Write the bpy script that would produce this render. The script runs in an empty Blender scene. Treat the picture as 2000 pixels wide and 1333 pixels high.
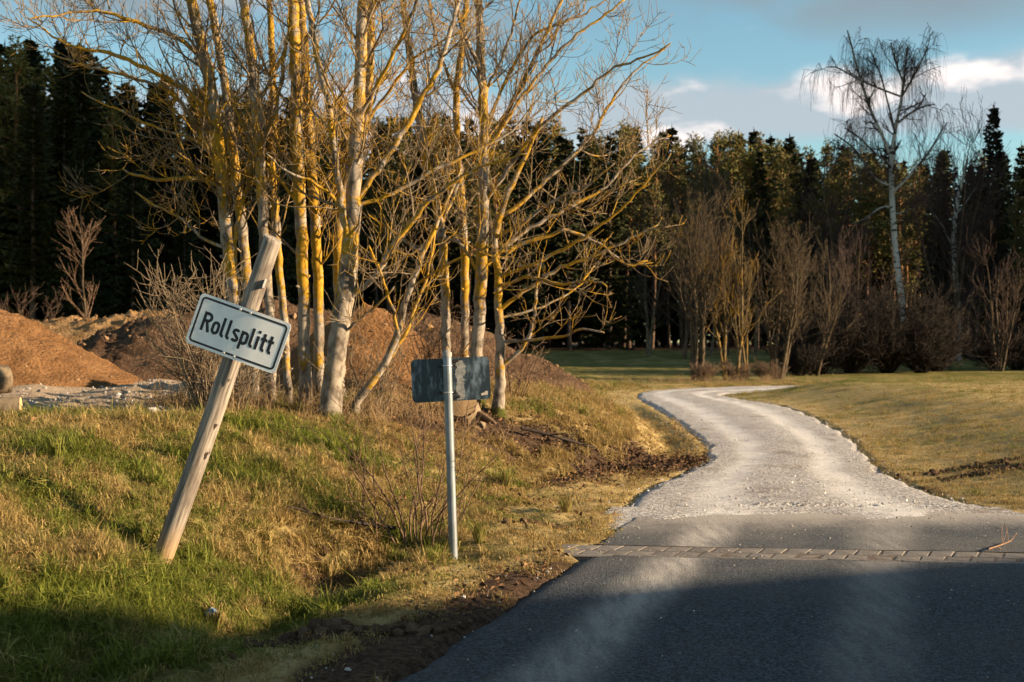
import bpy, math, random
import numpy as np
from mathutils import Vector, Matrix, Euler

SC = bpy.context.scene
COL = SC.collection
R_ = math.radians
rng = np.random.default_rng(11)

# ------------------------------------------------------------------ camera
EYE, FPX, CX, CY = 1.55, 2500.0, 1000.0, 666.5
cam_d = bpy.data.cameras.new("camera")
cam_d.lens, cam_d.sensor_width = 45.0, 36.0
cam_d.clip_start, cam_d.clip_end = 0.1, 3000.0
cam_d.dof.use_dof = True
cam_d.dof.focus_distance = 8.6
cam_d.dof.aperture_fstop = 4.5
cam = bpy.data.objects.new("camera", cam_d)
cam.location = (0, 0, EYE)
cam.rotation_euler = (R_(90), 0, 0)
COL.objects.link(cam)
SC.camera = cam

# ------------------------------------------------------------------ sun and sky
SUN_EL, SUN_BEYOND = 15.0, -9.0      # degrees; measured from +X towards +Y
sun_dir = Vector((math.cos(R_(SUN_EL)) * math.cos(R_(SUN_BEYOND)),
                  math.cos(R_(SUN_EL)) * math.sin(R_(SUN_BEYOND)), math.sin(R_(SUN_EL))))
sun_d = bpy.data.lights.new("sun", 'SUN')
sun_d.energy, sun_d.angle, sun_d.color = 5.0, R_(0.55), (1.0, 0.74, 0.46)
sun = bpy.data.objects.new("sun", sun_d)
sun.rotation_euler = sun_dir.to_track_quat('Z', 'Y').to_euler()
sun.location = (30, 0, 30)
COL.objects.link(sun)

world = bpy.data.worlds.new("World")
SC.world = world
world.use_nodes = True
WN, WL = world.node_tree.nodes, world.node_tree.links
WN.clear()


def wn(t, **kw):
    n = WN.new(t)
    for k, v in kw.items():
        setattr(n, k, v)
    return n


def wmath(op, a, b=None, c=None, clamp=False):
    n = wn('ShaderNodeMath', operation=op, use_clamp=clamp)
    for i, v in enumerate((a, b, c)):
        if v is None:
            continue
        if isinstance(v, (int, float)):
            n.inputs[i].default_value = v
        else:
            WL.new(v, n.inputs[i])
    return n.outputs[0]


def wmix(fac, a, b, blend='MIX'):
    n = wn('ShaderNodeMix', data_type='RGBA', blend_type=blend)
    for sock, v in ((n.inputs[0], fac), (n.inputs[6], a), (n.inputs[7], b)):
        if isinstance(v, (int, float)):
            sock.default_value = v
        elif isinstance(v, tuple):
            sock.default_value = (*v, 1)
        else:
            WL.new(v, sock)
    return n.outputs[2]


def wsmooth(v, lo, hi):
    n = wn('ShaderNodeMapRange', interpolation_type='SMOOTHSTEP')
    WL.new(v, n.inputs[0])
    n.inputs[1].default_value, n.inputs[2].default_value = lo, hi
    return n.outputs[0]


sky = wn('ShaderNodeTexSky', sky_type='NISHITA', sun_disc=False)
sky.sun_elevation = R_(SUN_EL)
sky.sun_rotation = R_(90 - SUN_BEYOND)
sky.air_density, sky.dust_density, sky.ozone_density = 1.0, 0.4, 1.3
tc = wn('ShaderNodeTexCoord')
sep = wn('ShaderNodeSeparateXYZ')
WL.new(tc.outputs['Generated'], sep.inputs[0])
mp = wn('ShaderNodeMapping')
mp.inputs['Location'].default_value = (11.3, 0.4, 3.39)
mp.inputs['Scale'].default_value = (4.2, 4.2, 9.0)
WL.new(tc.outputs['Generated'], mp.inputs[0])
mp2 = wn('ShaderNodeMapping')
mp2.inputs['Location'].default_value = (11.42, 0.4, 3.63)
mp2.inputs['Scale'].default_value = (4.2, 4.2, 9.0)
WL.new(tc.outputs['Generated'], mp2.inputs[0])


def wnoise(vec, scale, detail, rough=0.55):
    n = wn('ShaderNodeTexNoise')
    n.inputs['Scale'].default_value = scale
    n.inputs['Detail'].default_value = detail
    n.inputs['Roughness'].default_value = rough
    WL.new(vec, n.inputs['Vector'])
    return n.outputs[0]


n1 = wnoise(mp.outputs[0], 1.25, 6, 0.52)
n2 = wnoise(mp2.outputs[0], 1.25, 5, 0.52)
# a bank of cumulus low over the horizon all round, scattered cloud above it
dz = wmath('SUBTRACT', sep.outputs[2], 0.172)
dz = wmath('DIVIDE', dz, 0.026)
bank = wmath('POWER', 2.718, wmath('MULTIPLY', wmath('MULTIPLY', dz, dz), -1.0))
dens = wmath('ADD', n1, wmath('MULTIPLY', bank, 0.32))
mask = wsmooth(dens, 0.56, 0.74)
mask = wmath('MULTIPLY', mask, wsmooth(sep.outputs[2], 0.10, 0.15))
mask = wmath('MULTIPLY', mask, 0.9)
lit = wsmooth(wmath('SUBTRACT', n1, n2), -0.01, 0.10)
sky_c = wmix(1.0, sky.outputs[0], (0.92, 1.12, 1.06), 'MULTIPLY')
cloud_c = wmix(lit, (3.1, 3.5, 3.85), (7.2, 6.4, 6.1))
mp3 = wn('ShaderNodeMapping')
mp3.inputs['Location'].default_value = (21.9, 0.4, 6.57)
mp3.inputs['Scale'].default_value = (3.0, 3.0, 6.5)
WL.new(tc.outputs['Generated'], mp3.inputs[0])
n3 = wnoise(mp3.outputs[0], 1.3, 4, 0.5)
mask3 = wmath('MULTIPLY', wmath('MULTIPLY', wsmooth(n3, 0.46, 0.58), 0.92), wsmooth(sep.outputs[2], 0.205, 0.25))
high_c = wmix(wsmooth(n3, 0.56, 0.72), (1.75, 2.35, 2.7), (1.75, 2.0, 2.3))
final = wmix(mask, wmix(mask3, sky_c, high_c), cloud_c)
bg = wn('ShaderNodeBackground')
bg.inputs[1].default_value = 0.054
WL.new(final, bg.inputs[0])
wo = wn('ShaderNodeOutputWorld')
WL.new(bg.outputs[0], wo.inputs[0])

SC.view_settings.view_transform = 'Standard'
SC.view_settings.look = 'None'
SC.view_settings.exposure = 1.65
SC.view_settings.gamma = 1.0
SC.cycles.max_bounces = 4
SC.cycles.diffuse_bounces = 2
SC.cycles.glossy_bounces = 2
SC.cycles.use_denoising = True
SC.cycles.use_adaptive_sampling = True
SC.cycles.adaptive_threshold = 0.02


# ------------------------------------------------------------------ helpers
def P(x, y, Y):
    return Vector(((x - CX) / FPX * Y, Y, EYE - (y - CY) / FPX * Y))


def tag(o, label=None, cat=None, group=None, kind=None):
    if label: o['label'] = label
    if cat: o['category'] = cat
    if group: o['group'] = group
    if kind: o['kind'] = kind
    return o


def empty(name, loc):
    o = bpy.data.objects.new(name, None)
    o.empty_display_size = 0.2
    o.location = loc
    COL.objects.link(o)
    return o


def link(name, me, mats, parent=None, loc=None):
    o = bpy.data.objects.new(name, me)
    if not isinstance(mats, (list, tuple)):
        mats = [mats]
    for m in mats:
        if m and m.name not in [x.name for x in me.materials if x]:
            me.materials.append(m)
    COL.objects.link(o)
    if parent is not None:
        o.parent = parent
    if loc is not None:
        o.location = loc
    return o


def mesh(name, verts, faces, smooth=False):
    """verts (n,3); faces: (m,k) array or list of lists"""
    me = bpy.data.meshes.new(name)
    verts = np.asarray(verts, dtype=np.float32).reshape(-1, 3)
    if isinstance(faces, np.ndarray):
        k = faces.shape[1]
        m = faces.shape[0]
        me.vertices.add(len(verts))
        me.vertices.foreach_set('co', verts.ravel())
        me.loops.add(m * k)
        me.loops.foreach_set('vertex_index', faces.astype(np.int32).ravel())
        me.polygons.add(m)
        me.polygons.foreach_set('loop_start', (np.arange(m) * k).astype(np.int32))
        me.polygons.foreach_set('loop_total', np.full(m, k, dtype=np.int32))
        me.update(calc_edges=True)
        me.validate()
    else:
        me.from_pydata([tuple(map(float, v)) for v in verts], [], faces)
        me.update()
    if smooth:
        me.polygons.foreach_set('use_smooth', np.ones(len(me.polygons), dtype=bool))
    return me


def fattr(me, name, vals):
    a = me.attributes.new(name, 'FLOAT', 'POINT')
    a.data.foreach_set('value', np.asarray(vals, dtype=np.float32).ravel())


def cattr(me, name, vals):
    a = me.attributes.new(name, 'FLOAT_COLOR', 'POINT')
    v = np.ones((len(vals), 4), dtype=np.float32)
    v[:, :3] = vals
    a.data.foreach_set('color', v.ravel())


def smooth(t):
    t = np.clip(t, 0, 1)
    return t * t * (3 - 2 * t)


def _h(ix, iy, s):
    n = (ix.astype(np.int64) * 374761393 + iy.astype(np.int64) * 668265263 + s * 974711) & 0x7fffffff
    n = ((n ^ (n >> 13)) * 1274126177) & 0x7fffffff
    return ((n ^ (n >> 16)) & 0xffff) / 65535.0


def vnoise(x, y, s=0):
    x, y = np.asarray(x, float), np.asarray(y, float)
    ix, iy = np.floor(x), np.floor(y)
    fx, fy = x - ix, y - iy
    fx, fy = fx * fx * (3 - 2 * fx), fy * fy * (3 - 2 * fy)
    a, b = _h(ix, iy, s), _h(ix + 1, iy, s)
    c, d = _h(ix, iy + 1, s), _h(ix + 1, iy + 1, s)
    return (a * (1 - fx) + b * fx) * (1 - fy) + (c * (1 - fx) + d * fx) * fy


def fbm(x, y, f, octv=4, s=0, g=0.5):
    t, a, tot = 0, 1.0, 0
    for i in range(octv):
        t = t + a * (vnoise(x * f, y * f, s + i * 17) - 0.5)
        tot += a
        a *= g
        f *= 2.03
    return t / tot * 2


# ---- materials
class NT:
    def __init__(self, name, rough=0.85, spec=0.2):
        self.m = bpy.data.materials.new(name)
        self.m.use_nodes = True
        self.t = self.m.node_tree
        self.n, self.l = self.t.nodes, self.t.links
        self.b = self.n['Principled BSDF']
        self.b.inputs['Roughness'].default_value = rough
        self.b.inputs['Specular IOR Level'].default_value = spec
        self.tc = self.n.new('ShaderNodeTexCoord').outputs['Object']

    def set(self, sock, v):
        if isinstance(v, (int, float)):
            sock.default_value = v
        elif isinstance(v, tuple):
            sock.default_value = (*v, 1) if len(v) == 3 and sock.type == 'RGBA' else v
        else:
            self.l.new(v, sock)

    def map(self, scale=(1, 1, 1), loc=(0, 0, 0), rot=(0, 0, 0), vec=None):
        n = self.n.new('ShaderNodeMapping')
        n.inputs['Scale'].default_value = scale
        n.inputs['Location'].default_value = loc
        n.inputs['Rotation'].default_value = rot
        self.l.new(vec or self.tc, n.inputs[0])
        return n.outputs[0]

    def noise(self, scale, detail=4, rough=0.55, vec=None):
        n = self.n.new('ShaderNodeTexNoise')
        n.inputs['Scale'].default_value = scale
        n.inputs['Detail'].default_value = detail
        n.inputs['Roughness'].default_value = rough
        self.l.new(vec or self.tc, n.inputs['Vector'])
        return n.outputs[0]

    def voro(self, scale, out=0, vec=None, feature='F1'):
        n = self.n.new('ShaderNodeTexVoronoi')
        n.feature = feature
        n.inputs['Scale'].default_value = scale
        self.l.new(vec or self.tc, n.inputs['Vector'])
        return n.outputs[out]

    def ss(self, v, lo, hi, o0=0.0, o1=1.0):
        n = self.n.new('ShaderNodeMapRange')
        n.interpolation_type = 'SMOOTHSTEP'
        self.set(n.inputs[0], v)
        for i, q in enumerate((lo, hi, o0, o1)):
            n.inputs[i + 1].default_value = q
        return n.outputs[0]

    def math(self, op, a, b=0.0):
        n = self.n.new('ShaderNodeMath')
        n.operation = op
        self.set(n.inputs[0], a)
        self.set(n.inputs[1], b)
        return n.outputs[0]

    def mix(self, f, a, b, blend='MIX'):
        n = self.n.new('ShaderNodeMix')
        n.data_type = 'RGBA'
        n.blend_type = blend
        self.set(n.inputs[0], f)
        self.set(n.inputs[6], a)
        self.set(n.inputs[7], b)
        return n.outputs[2]

    def attr(self, name, out='Fac', typ='GEOMETRY'):
        n = self.n.new('ShaderNodeAttribute')
        n.attribute_name = name
        n.attribute_type = typ
        return n.outputs[out]

    def sep(self, v):
        n = self.n.new('ShaderNodeSeparateXYZ')
        self.l.new(v, n.inputs[0])
        return n.outputs

    def color(self, v):
        self.set(self.b.inputs['Base Color'], v)
        return self

    def bump(self, h, strength=0.5, dist=0.01):
        n = self.n.new('ShaderNodeBump')
        n.inputs['Strength'].default_value = strength
        n.inputs['Distance'].default_value = dist
        self.l.new(h, n.inputs['Height'])
        self.l.new(n.outputs[0], self.b.inputs['Normal'])
        return self

    def done(self):
        return self.m


def simple(name, c1, c2, scale=6, rough=0.85, bump=0.3, dist=0.01, spec=0.2, metal=0.0, stretch=(1, 1, 1)):
    t = NT(name, rough, spec)
    v = t.map(stretch)
    n = t.noise(scale, 6, 0.6, v)
    t.color(t.mix(t.ss(n, 0.32, 0.68), c1, c2))
    if bump:
        t.bump(n, bump, dist)
    t.b.inputs['Metallic'].default_value = metal
    return t.done()


def bark_mat(name, dark, pale, lichen, lo, hi, scale=9.0, moss=None, stretch=1.6):
    """bark with pale patches, a lichen crust in patches of its own, moss at the foot (attribute moss)"""
    t = NT(name, 0.9, 0.1)
    v = t.map((1, 1, 1 / stretch))
    n = t.noise(scale, 6, 0.62, v)
    c = t.mix(t.ss(n, 0.35, 0.6), dark, pale)
    spots = t.noise(scale * 7, 3, 0.6, t.map((1, 1, 2.2)))
    c = t.mix(t.ss(spots, 0.58, 0.68, 0, 0.55), c, dark)
    l1 = t.noise(scale * 0.28, 5, 0.65, t.map((1, 1, 0.6), (7, 3, 1)))
    l2 = t.noise(scale * 2.2, 4, 0.7)
    lf = t.math('ADD', t.math('MULTIPLY', l1, 0.66), t.math('MULTIPLY', l2, 0.34))
    lf = t.math('ADD', lf, t.attr('lich'))
    c = t.mix(t.ss(lf, lo, hi, 0, 0.93), c, t.mix(t.ss(l2, 0.35, 0.65), lichen, tuple(q * 0.55 for q in lichen)))
    if moss:
        mf = t.math('ADD', t.attr('moss'), t.math('MULTIPLY', t.math('SUBTRACT', l2, 0.5), 1.1))
        c = t.mix(t.ss(mf, 0.45, 0.75), c, moss)
    t.color(c)
    t.bump(t.math('ADD', t.math('MULTIPLY', n, 0.7), t.math('MULTIPLY', spots, 0.3)), 0.7, 0.012)
    return t.done()


M = {}
M['ash_bark'] = bark_mat('ash_bark', (0.075, 0.061, 0.050), (0.285, 0.248, 0.205), (0.44, 0.25, 0.016), 0.512, 0.585,
                         9, (0.055, 0.06, 0.012))
M['ash_twig'] = bark_mat('ash_twig', (0.085, 0.062, 0.042), (0.23, 0.175, 0.115), (0.42, 0.24, 0.018), 0.505, 0.585, 10)
M['shrub_bark'] = bark_mat('shrub_bark', (0.060, 0.038, 0.028), (0.16, 0.105, 0.070), (0.30, 0.19, 0.03), 0.62, 0.70, 14)
M['hazel_bark'] = bark_mat('hazel_bark', (0.085, 0.064, 0.046), (0.20, 0.155, 0.105), (0.34, 0.215, 0.03), 0.56, 0.66, 8)
M['clump_bark'] = bark_mat('clump_bark', (0.036, 0.027, 0.019), (0.095, 0.072, 0.048), (0.24, 0.14, 0.02), 0.56, 0.66, 8)
M['golden_bark'] = bark_mat('golden_bark', (0.065, 0.047, 0.026), (0.15, 0.11, 0.058), (0.32, 0.18, 0.02), 0.48, 0.60, 6)
M['shade_dark_twig'] = simple('shade_dark_twig', (0.010, 0.0075, 0.006), (0.027, 0.019, 0.014), 9, 0.9, 0)  # brown twig colour darkened to carry the thicket's shade
M['brown_twig'] = simple('brown_twig', (0.036, 0.024, 0.018), (0.078, 0.051, 0.037), 9, 0.9, 0)
M['birch_twig'] = simple('birch_twig', (0.040, 0.026, 0.024), (0.075, 0.047, 0.042), 5, 0.9, 0)
t = NT('birch_bark', 0.7, 0.2)
nb = t.noise(2.2, 5, 0.65, t.map((1, 1, 2.6)))
c = t.mix(t.ss(nb, 0.52, 0.60), (0.42, 0.405, 0.385), (0.045, 0.04, 0.038))
c = t.mix(t.ss(t.attr('moss'), 0.3, 0.7), c, (0.075, 0.062, 0.052))
t.color(c)
M['birch_bark'] = t.done()
t = NT('spruce_needles', 0.75, 0.15)
oi = t.n.new('ShaderNodeObjectInfo').outputs['Random']
nn = t.noise(0.9, 3)
c = t.mix(t.ss(nn, 0.3, 0.7), (0.006, 0.011, 0.005), (0.020, 0.026, 0.008))
c = t.mix(t.math('MULTIPLY', oi, 0.5), c, (0.036, 0.038, 0.012))
M['spruce_needles'] = t.color(c).done()
t = NT('pine_needles', 0.75, 0.15)
oi = t.n.new('ShaderNodeObjectInfo').outputs['Random']
nn = t.noise(0.8, 3)
c = t.mix(t.ss(nn, 0.3, 0.7), (0.048, 0.056, 0.016), (0.135, 0.128, 0.036))
c = t.mix(t.math('MULTIPLY', oi, 0.6), c, (0.15, 0.122, 0.040))
M['pine_needles'] = t.color(c).done()
t = NT('pine_bark', 0.9, 0.1)
zz = t.sep(t.tc)[2]
nb = t.noise(3.0, 5, 0.6, t.map((2, 2, 0.7)))
c = t.mix(t.ss(zz, 5.0, 11.0), t.mix(t.ss(nb, 0.35, 0.65), (0.05, 0.036, 0.027), (0.12, 0.085, 0.062)),
          t.mix(t.ss(nb, 0.35, 0.65), (0.17, 0.085, 0.042), (0.30, 0.155, 0.075)))
M['pine_bark'] = t.color(c).done()
M['spruce_bark'] = simple('spruce_bark', (0.05, 0.037, 0.03), (0.11, 0.083, 0.066), 3, 0.9, 0)


# ---- tubes
class Tubes:
    """collects tapered tubes into one mesh"""

    def __init__(self):
        self.v, self.f, self.n, self.r, self.z = [], [], 0, [], []

    def add(self, pts, rad, k=5, cap=True):
        pts = np.asarray(pts, float)
        rad = np.asarray(rad, float)
        n = len(pts)
        tg = np.empty_like(pts)
        tg[1:-1] = pts[2:] - pts[:-2]
        tg[0], tg[-1] = pts[1] - pts[0], pts[-1] - pts[-2]
        tg /= np.maximum(np.linalg.norm(tg, axis=1, keepdims=True), 1e-9)
        ref = np.array([0.31, 0.95, 0.05]) if abs(tg[0][2]) > 0.6 else np.array([0.05, 0.1, 0.99])
        a = np.cross(tg, ref)
        a /= np.maximum(np.linalg.norm(a, axis=1, keepdims=True), 1e-9)
        b = np.cross(tg, a)
        th = np.arange(k) * (2 * math.pi / k)
        ring = (a[:, None, :] * np.cos(th)[None, :, None] + b[:, None, :] * np.sin(th)[None, :, None])
        vv = pts[:, None, :] + ring * rad[:, None, None]
        self.v.append(vv.reshape(-1, 3))
        self.r.append(np.repeat(rad, k))
        i = np.arange(n - 1)[:, None] * k
        j = np.arange(k)[None, :]
        jn = (j + 1) % k
        q = np.stack([i + j, i + jn, i + k + jn, i + k + j], axis=-1).reshape(-1, 4) + self.n
        self.f.append(q)
        self.n += n * k
        if cap:
            tip = pts[-1] + tg[-1] * rad[-1] * 0.8
            self.v.append(tip[None, :])
            self.r.append(np.array([rad[-1]]))
            base = self.n - k
            tri = np.stack([base + np.arange(k), base + (np.arange(k) + 1) % k, np.full(k, self.n), np.full(k, self.n)], axis=-1)
            self.f.append(tri)
            self.n += 1

    def build(self, name, lich=None, moss=None, jitter=0.0):
        if not self.v:
            return None
        v = np.concatenate(self.v)
        f = np.concatenate(self.f)
        r = np.concatenate(self.r)
        if jitter:
            v = v + np.random.default_rng(3).normal(0, 1, v.shape) * jitter * r[:, None]
        tri = f[:, 2] == f[:, 3]
        faces = [tuple(q[:3]) if s else tuple(q) for q, s in zip(f.tolist(), tri.tolist())]
        me = bpy.data.meshes.new(name)
        me.from_pydata(v.tolist(), [], faces)
        me.polygons.foreach_set('use_smooth', np.ones(len(me.polygons), dtype=bool))
        me.update()
        if lich is not None:
            fattr(me, 'lich', lich(v, r))
        if moss is not None:
            fattr(me, 'moss', moss(v, r))
        return me


def resample(pts, rad, step):
    pts, rad = np.asarray(pts, float), np.asarray(rad, float)
    s = np.concatenate([[0], np.cumsum(np.linalg.norm(np.diff(pts, axis=0), axis=1))])
    n = max(3, int(s[-1] / step) + 1)
    # smooth (Catmull-like): linear resample then blur
    u = np.linspace(0, s[-1], n)
    q = np.stack([np.interp(u, s, pts[:, i]) for i in range(3)], axis=1)
    rr = np.interp(u, s, rad)
    for _ in range(2):
        if n > 4:
            q[1:-1] = (q[:-2] + 2 * q[1:-1] + q[2:]) / 4
    return q, rr


def rand_perp(rg, t):
    a = rg.normal(0, 1, 3)
    a -= t * np.dot(a, t)
    return a / max(np.linalg.norm(a), 1e-6)


def grow(rg, p, d, length, r0, r1, seg=0.12, up=0.0, wig=0.12, kink=0.0):
    n = max(3, int(length / seg) + 1)
    pts = [np.array(p, float)]
    d = np.array(d, float)
    d /= np.linalg.norm(d)
    st = length / (n - 1)
    for i in range(n - 1):
        d = d + rg.normal(0, wig, 3) + np.array([0, 0, up * st])
        if kink and rg.random() < 0.18:
            d = d + rg.normal(0, kink, 3)
        d /= np.linalg.norm(d)
        pts.append(pts[-1] + d * st)
    return np.array(pts), np.linspace(r0, r1, n)


def spawn(rg, pts, rad, n, t0, t1, ang, lo, hi, rfac, rmin, up, wig, seg, kink=0.0, bias=None, away=None):
    """n child shoots on a parent polyline"""
    out = []
    m = len(pts)
    for _ in range(n):
        t = t0 + (t1 - t0) * rg.random()
        i = min(int(t * (m - 1)), m - 2)
        fr = t * (m - 1) - i
        p = pts[i] * (1 - fr) + pts[i + 1] * fr
        tg = pts[i + 1] - pts[i]
        tg = tg / max(np.linalg.norm(tg), 1e-6)
        r = rad[i] * (1 - fr) + rad[i + 1] * fr
        a = R_(rg.uniform(*ang))
        side = rand_perp(rg, tg)
        if bias is not None:
            side = side + np.asarray(bias)
            side -= tg * np.dot(side, tg)
            side /= max(np.linalg.norm(side), 1e-6)
        d = tg * math.cos(a) + side * math.sin(a)
        L = rg.uniform(lo, hi) * (1.15 - 0.45 * t)
        rr = max(rmin, r * rfac * rg.uniform(0.7, 1.05))
        q, qr = grow(rg, p, d, L, rr, max(rmin * 0.75, rr * 0.35), seg, up, wig, kink)
        out.append((q, qr))
    return out


# ------------------------------------------------------------------ terrain
# gravel track: outer (left) and inner (right) edge, stations paired
TRK_L = [(0.80, 10.6), (1.00, 11.6), (1.27, 13.2), (1.82, 14.7), (2.50, 16.2), (2.92, 19.5), (3.10, 23.7), (3.25, 28.0), (3.30, 31.4),
         (3.42, 35.7), (3.95, 39.0), (5.4, 41.6), (8.5, 43.9), (14.5, 46.6), (24.0, 50.0)]
TRK_R = [(4.60, 10.6), (4.40, 11.6), (4.28, 13.2), (4.38, 14.7), (4.65, 16.6), (5.35, 20.0), (5.90, 23.7), (6.40, 28.0), (6.45, 31.4),
         (6.05, 34.6), (5.95, 36.6), (6.55, 38.1), (9.0, 40.0), (14.8, 42.6), (24.0, 46.0)]
LE_Y = [-40, 5.8, 7.7, 9.0, 11.0, 13.2, 14.7, 16.2, 19.5, 23.7, 28, 31.4, 35.7, 39.0, 41.6]
LE_X = [-14.9, -0.60, 0.0, 0.43, 0.88, 1.27, 1.82, 2.50, 2.92, 3.10, 3.25, 3.30, 3.42, 3.95, 5.4]


def dens_poly(pts, n):
    p = np.array(pts, float)
    s = np.concatenate([[0], np.cumsum(np.linalg.norm(np.diff(p, axis=0), axis=1))])
    u = np.linspace(0, s[-1], n)
    return np.stack([np.interp(u, s, p[:, i]) for i in range(2)], axis=1)


_pairs = np.linspace(0, len(TRK_L) - 1, 260)
_i = np.arange(len(TRK_L))


def _sm(a):
    a = a.copy()
    for _ in range(26):
        a[1:-1] = (a[:-2] + 2 * a[1:-1] + a[2:]) / 4
    return a


DL = _sm(np.stack([np.interp(_pairs, _i, [p[k] for p in TRK_L]) for k in (0, 1)], axis=1))
DR = _sm(np.stack([np.interp(_pairs, _i, [p[k] for p in TRK_R]) for k in (0, 1)], axis=1))


def seg_dist(X, Y, poly):
    """distance to a polyline and side (+ = right of travel)"""
    best = np.full(X.shape, 1e9)
    side = np.zeros(X.shape)
    for a, b in zip(poly[:-1:3], poly[3::3]):
        dx, dy = b - a
        L2 = dx * dx + dy * dy + 1e-12
        t = np.clip(((X - a[0]) * dx + (Y - a[1]) * dy) / L2, 0, 1)
        ex, ey = X - a[0] - t * dx, Y - a[1] - t * dy
        d = ex * ex + ey * ey
        m = d < best
        best = np.where(m, d, best)
        side = np.where(m, np.sign(dx * ey - dy * ex) * -1, side)
    return np.sqrt(best), side


def xe(Y):
    return np.interp(Y, LE_Y, LE_X)


def ground(X, Y, fine=True):
    X, Y = np.asarray(X, float), np.asarray(Y, float)
    d = (xe(Y) - X)
    foot = np.interp(Y, [8, 11, 14, 17, 22], [1.35, 1.25, 1.15, 0.75, 0.65])
    wid = np.interp(Y, [8, 11, 14, 17, 22, 30], [3.3, 3.2, 2.8, 2.2, 1.8, 2.5])
    hgt = np.interp(Y, [-5, 6, 11, 14, 18, 22, 25, 30, 40, 60, 110, 160, 500], [0.90, 0.92, 0.85, 0.80, 0.82, 0.75, 0.62, 0.2, 0.05, 0.15, 0.75, 1.2, 1.2])
    t = np.clip((d - foot) / wid, 0, 1)
    bank = hgt * (1 - (1 - t) ** 1.55)
    # the yard to the left stays high further back
    yard = smooth((d - 5.0) / 3.0) * smooth((60 - Y) / 25) * np.clip(0.86 - hgt, -0.12, 1.0)
    far = smooth((Y - 36) / 10)
    zl = bank + yard
    # ditch beside the asphalt
    zl = zl - 0.46 * np.exp(-((d - 1.62) / 0.36) ** 2) * np.exp(-((Y - 8.95) / 0.75) ** 2) - 0.16 * np.exp(-((d - 1.2) / 0.3) ** 2) * np.exp(-((Y - 7.4) / 0.9) ** 2)
    zl = zl - 0.13 * np.exp(-((X + 2.1) / 0.42) ** 2 - ((Y - 7.62) / 0.42) ** 2)
    zl = zl - 0.10 * np.exp(-((d - 0.45) / 0.22) ** 2) * smooth((Y - 16) / 3) * smooth((34 - Y) / 6)
    # right of the track: the raised field
    dr, sr = seg_dist(X, Y, DR)
    inside = ((sr > 0) | (X > 30)) & (Y > 9.0)
    fld = 0.44 * smooth(dr / 3.6) + 0.05 * smooth((dr - 3) / 12)
    fld = np.where(X > 24, np.minimum(fld, 0.44 * smooth((48 - Y) / 5) + 0), fld)
    near = smooth((Y - 10.5) / 2.0)
    zr = fld * near
    # hill added out of view on the right to shade the left forest
    zr = zr + 34.0 * smooth((X - 0.42 * Y - 5) / 26) * smooth((Y - 57) / 8) * smooth((100 - Y) / 22)
    zf = np.interp(Y, [40, 60, 110, 160, 500], [0.0, 0.05, 0.75, 1.2, 1.2])
    onleft = X < xe(np.clip(Y, -40, 41.6))
    z = np.where((Y < 41.6) & onleft, zl, np.where(inside, zr, np.where(Y > 38, zf, 0.0)))
    z = np.where((Y >= 41.6) & ~inside, zf + (zl - zf) * smooth((70 - Y) / 28) * smooth((5.4 - X) / 5.0), z)
    # keep roads clear
    dl, sl = seg_dist(X, Y, DL)
    on_track = (sl > 0) & (sr < 0) & (Y > 10.6) & (X < 24.0) & (Y < 50)
    s_as = X - 0.3126 * Y
    on_asph = (s_as > -2.42) & (Y < 11.4)
    road = on_track | on_asph
    rough = fbm(X, Y, 1.3, 4, 5) * 0.10 * smooth(np.minimum(np.where(d > 0, d, 9), np.where(dr > 0, dr, 9)) / 0.8)
    if fine:
        rough = rough + fbm(X, Y, 5.0, 3, 9) * 0.055 * smooth(d / 0.6)
    calm = np.where(Y > 30, 0.5, 1.0) * np.where(X > xe(np.clip(Y, -40, 41.6)), 0.35, 1.0)
    z = np.where(road, -0.05, z + rough * calm)
    return z


def axis(lo, hi, fine_lo, fine_hi, st, grow_=1.12):
    a = list(np.arange(fine_lo, fine_hi + 1e-6, st))
    x, s = fine_hi, st
    while x < hi:
        s *= grow_
        x += s
        a.append(min(x, hi))
    x, s = fine_lo, st
    left = []
    while x > lo:
        s *= grow_
        x -= s
        left.append(max(x, lo))
    return np.array(left[::-1] + a)


gx = axis(-900, 900, -5.5, 9.0, 0.075)
gy = axis(-60, 1500, 4.0, 26.0, 0.075, 1.06)
GX, GY = np.meshgrid(gx, gy)
GZ = ground(GX, GY)
nx, ny = len(gx), len(gy)
vi = np.arange(nx * ny).reshape(ny, nx)
F = np.stack([vi[:-1, :-1], vi[:-1, 1:], vi[1:, 1:], vi[1:, :-1]], axis=-1).reshape(-1, 4)
gm = mesh('ground', np.stack([GX, GY, GZ], axis=-1).reshape(-1, 3), F, True)


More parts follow.
